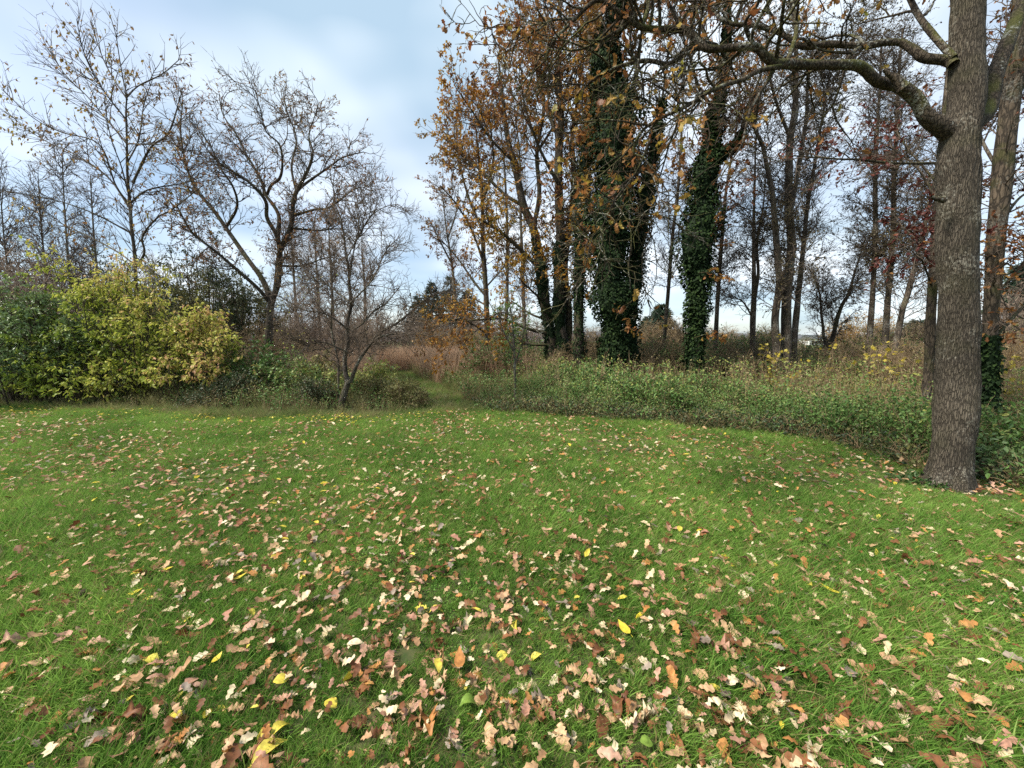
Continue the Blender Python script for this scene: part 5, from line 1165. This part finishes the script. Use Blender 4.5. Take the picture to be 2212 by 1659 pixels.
#==COVER==
# ------------------------------------------------------------------ thicket, undergrowth, reeds
rc = np.random.default_rng(91)
def cane_plant(seed, h, mat, nl, n=7, size=(.04, .08), spread=.28, tm=.45, tpl=(ELL4,), ts=.2):
    r = np.random.default_rng(seed)
    az = r.uniform(0, 6.283, n); K = 7; s = np.linspace(0, 1, K)[None, :, None]
    H = h * r.uniform(.6, 1.05, n)
    root = np.stack([np.cos(az) * .06, np.sin(az) * .06, np.full(n, -.03)], 1)
    tip = np.stack([np.cos(az) * spread * r.uniform(.3, 1.2, n), np.sin(az) * spread * r.uniform(.3, 1.2, n), H * r.uniform(.8, 1, n)], 1)
    mid = (root + tip) / 2; mid[:, 2] = H * .8; mid[:, :2] *= .6
    P = (1 - s) ** 2 * root[:, None] + 2 * s * (1 - s) * mid[:, None] + s ** 2 * tip[:, None]
    R = np.repeat(np.linspace(.004, .0015, K)[None], n, 0)
    V, q = tubes(P, R, 3)
    p, Rm, sz, _ = leaves_on(r, P, R, nl, size, .25, .25, .9, jitter=.05)
    V2, F2, T2 = leaf_verts(tpl[0], p, Rm, sz, np.clip(r.normal(tm, ts, nl) + .25 * (p[:, 2] / h - .6), 0, 1))
    me = mesh_np('plant', np.vstack([V, V2]), [F2 + len(V), q], [M[mat], M['cane']], np.concatenate([np.full(len(V), .5), T2]), False, np.concatenate([np.zeros(len(F2)), np.ones(len(q))]))
    return me
# green raspberry thicket to the right of the path, up to the big oak
protos = [cane_plant(500 + i, .95, 'bramble_leaf', 105, 8, (.04, .085), .32, .34 + .09 * i) for i in range(4)] + [cane_plant(510 + i, .8, 'bramble_leaf', 90, 7, (.035, .07), .28, .25) for i in range(2)] + [cane_plant(515 + i, 1.3, 'brown_leaf', 26, 9, (.04, .06), .4, .6) for i in range(2)]
n = 5200
x = rc.uniform(-.9, 10, n); y = rc.uniform(4.5, 13.5, n)
ly = lawn_y(x)
depthin = y - ly
k = (depthin > .3 + .3 * np.clip(x - 3, 0, 1.2) + .22 * np.sin(x * 2.7) + .15 * np.sin(x * 6.1)) & (depthin < 3.6 + .6 * np.sin(x * 1.3)) & (path_dist(x, y) > 1.05) & (np.hypot(x - base[0], y - base[1]) > .6) & (x < 6.6)
x, y, depthin = x[k], y[k], depthin[k]
pz = np.stack([x, y, 0 * x], 1)
tidx = np.clip(np.round(2.5 + 2.2 * sn(pz, 1.3, 94) + rc.normal(0, 1.0, len(x))), 0, 5).astype(int)
tidx = np.where(rc.random(len(x)) < .05 + .15 * (x < 1.5), 6 + rc.integers(0, 2, len(x)), tidx)
hs = (.38 + .62 * np.clip(depthin / 1.1, 0, 1)) * rc.uniform(.65, 1.25, len(x)) * np.clip(1 + .42 * sn(pz, 1.5, 92) + .2 * sn(pz, 4, 93), .3, 1.9) * np.interp(x, [-1, .5, 1.5, 3, 6], [.38, .55, .74, .74, .60])
tag(scatter('bramble_thicket', np.stack([x, y, np.full(len(x), -.03)], 1), rot_z(rc, len(x), .1), hs, tidx, protos), 'waist high green bramble thicket between the lawn and the ivy columns', 'thicket', kind='stuff')
# low weeds left of the path and everywhere in the rough
protos = [cane_plant(520 + i, .5, 'olive_leaf', 50, 8, (.03, .06), .25, .5) for i in range(2)] + [cane_plant(530 + i, .55, 'bramble_leaf', 60, 7, (.03, .065), .25, .5) for i in range(2)] + \
         [blade_clump(540 + i, 45, .1, (.25, .6), (.002, .004), M['rough'], .35, 5, .8) for i in range(3)]
n = 9000
x = rc.uniform(-16, 11, n); y = rc.uniform(4.5, 24, n); ly = lawn_y(x); dp = y - ly
k = (dp > .08) & (path_dist(x, y) > 1.0) & ((x < 0) | (dp < .5) | (dp > 2.5)) & (rc.random(n) < np.where(y < 14, 1, .6)) & ~((x < -1.0) & (dp < .3) & (rc.random(n) < .5)) & (np.hypot(x - base[0], y - base[1]) > .6)
x, y, dp = x[k], y[k], dp[k]
hs = rc.uniform(.7, 1.3, len(x)) * np.interp(dp, [0, .5, 1.5], [.4, .7, 1.15])
tag(scatter('rough_weeds', np.stack([x, y, np.full(len(x), -.03)], 1), rot_z(rc, len(x), .12), hs, rc.integers(0, 7, len(x)), protos), 'mixed weeds and dry grass in the rough ground behind the lawn', 'weeds', kind='stuff')
# grass along the path
protos = [blade_clump(550 + i, 40, .09, (.10, .30), (.002, .0035), M['rough'], .5, 5, 1.1) for i in range(2)] + [blade_clump(555 + i, 40, .08, (.08, .22), (.002, .0035), M['grass'], .5, 5, 1.1) for i in range(2)]
n = 2600; ii = rc.integers(0, 39, n); u = rc.random(n)
px_ = pc[ii] * (1 - u)[:, None] + pc[ii + 1] * u[:, None]
px_[:, 0] += rc.uniform(-1.15, 1.15, n); px_[:, 2] = -.022
tag(scatter('path_grass', px_, rot_z(rc, n, .1), rc.uniform(.45, .95, n), rc.integers(0, 4, n), protos), 'pale trodden grass along the path through the gap', 'grass', kind='stuff')
# shaggy uncut grass along the lawn edge
edge = [cane_plant(580 + i, .26, m_, 34, 7, (.03, .055), .22, .3) for i, m_ in enumerate(('bramble_leaf', 'dark_leaf', 'olive_leaf', 'dark_leaf'))]
n = 900; x = rc.uniform(-1.2, 6.3, n); y = lawn_y(x) + rc.uniform(-.02, .55, n) + .08 * np.sin(x * 9)
k = (path_dist(x, y) > 1.1) & (np.hypot(x - base[0], y - base[1]) > .45); x, y = x[k], y[k]
tag(scatter('edge_weeds', np.stack([x, y, np.full(len(x), -.03)], 1), rot_z(rc, len(x), .2), rc.uniform(.5, 1.5, len(x)), rc.integers(0, 4, len(x)), edge), 'low dark ground ivy and weeds along the thicket foot', 'weeds', kind='stuff')
n = 2200; x = rc.uniform(-13, 6.5, n); y = lawn_y(x) + rc.uniform(-.12, .45, n)
tag(scatter('edge_grass', np.stack([x, y, np.full(n, -.02)], 1), rot_z(rc, n, .15), rc.uniform(.3, 1.25, n) ** 1.3, rc.integers(0, 4, n), protos), 'shaggy uncut grass along the lawn edge', 'grass', kind='stuff')
# reed bed
protos = [blade_clump(560 + i, 34, .22, (1.0, 1.7), (.004, .009), M['reed'], .12, 5, .35) for i in range(4)]
n = 4200; x = rc.uniform(-14, 2.5, n); y = rc.uniform(14.5, 32, n)
k = (path_dist(x, y) > 1.2) | (y > 21)
k &= (x > -.62 * y + 1.0) & (x < .02 * y + .6)
x, y = x[k], y[k]
tag(scatter('reed_bed', np.stack([x, y, np.full(len(x), -.03)], 1), rot_z(rc, len(x), .08), rc.uniform(.6, 1.0, len(x)), rc.integers(0, 4, len(x)), protos), 'tall russet brown dead reeds and grass behind the path', 'reeds', kind='stuff')
# brown bare stems beneath the trees
protos = [cane_plant(570, 1.5, 'brown_leaf', 30, 10, (.04, .07), .35, .6), cane_plant(571, 1.3, 'olive_leaf', 50, 9, (.04, .075), .4, .7), cane_plant(572, 1.3, 'bramble_leaf', 60, 9, (.04, .08), .4, .8)]
n = 1000; x = rc.uniform(0, 13, n); y = rc.uniform(6.5, 19, n); dp = y - lawn_y(x)
k = (dp > 2.2) & (np.hypot(x - base[0], y - base[1]) > .8) & (path_dist(x, y) > 1.3)
k |= (x > 6.2) & (y > 4.6) & (y < 12) & (dp > .5)
x, y = x[k], y[k]
tag(scatter('bare_stems', np.stack([x, y, np.full(len(x), -.03)], 1), rot_z(rc, len(x), .12), rc.uniform(.55, 1.05, len(x)), rc.integers(0, 3, len(x)), protos), 'brown upright dead stems standing under the trees', 'stems', kind='stuff')

# ------------------------------------------------------------------ far pole and house
p = at(1783, 738, 150); t = at(1783, 712, 150)
pole = thing('white_pole', (p[0], p[1], .2), 'slim white pole standing on the far green field', 'pole')
z0, z1 = .2, t[2]
P = np.array([(p[0], p[1], z) for z in np.linspace(z0, z1, 8)])
tube_obj('mast', P[None], np.linspace(.22, .14, 8)[None], 10, M['white_paint'], pole)
V, q = tubes(np.array([(p[0], p[1], z) for z in (z0, z0 + .25)])[None], np.array([[.5, .5]]), 12)
obj('foot', mesh_np('foot', V - np.array(pole.location), q, M['white_paint']), pole)
V, q = tubes(np.array([(p[0], p[1], z) for z in (z1, z1 + .15, z1 + .3)])[None], np.array([[.16, .24, .02]]), 10)
obj('cap', mesh_np('cap', V - np.array(pole.location), q, M['white_paint']), pole)

p = at(1757, 737, 170)
ho = thing('farm_house', (p[0], p[1], .2), 'small white walled house with a dark roof on the far field', 'house')
def boxm(x0, x1, y0, y1, z0, z1):
    V = np.array([(a, b, c) for c in (z0, z1) for b in (y0, y1) for a in (x0, x1)]); Q = np.array([(0, 2, 3, 1), (4, 5, 7, 6), (0, 1, 5, 4), (2, 6, 7, 3), (0, 4, 6, 2), (1, 3, 7, 5)])
    return V, Q
obj('wall', mesh_np('wall', *boxm(-4, 4, -3, 3, -.3, 2.6), M['white_paint']), ho)
Vr = np.array([(-4.4, -3.4, 2.55), (4.4, -3.4, 2.55), (4.4, 3.4, 2.55), (-4.4, 3.4, 2.55), (-4.4, 0, 4.6), (4.4, 0, 4.6)])
rf = obj('roof', mesh_np('roof', Vr, [np.array([(0, 1, 5, 4), (2, 3, 4, 5), (0, 3, 2, 1)]), np.array([(0, 4, 3), (1, 2, 5)])], M['slate']), ho)
obj('chimney', mesh_np('chimney', *boxm(2.2, 2.9, -.35, .35, 3.9, 5.3), M['white_paint']), rf)
for wx in (-2.6, 0.4, 2.6): obj('window', mesh_np('window', *boxm(wx - .5, wx + .5, -3.04, -2.98, .9, 2.0), M['slate']), ho)
obj('door', mesh_np('door', *boxm(-1.5, -.6, -3.05, -2.98, -.2, 1.9), M['slate']), ho)
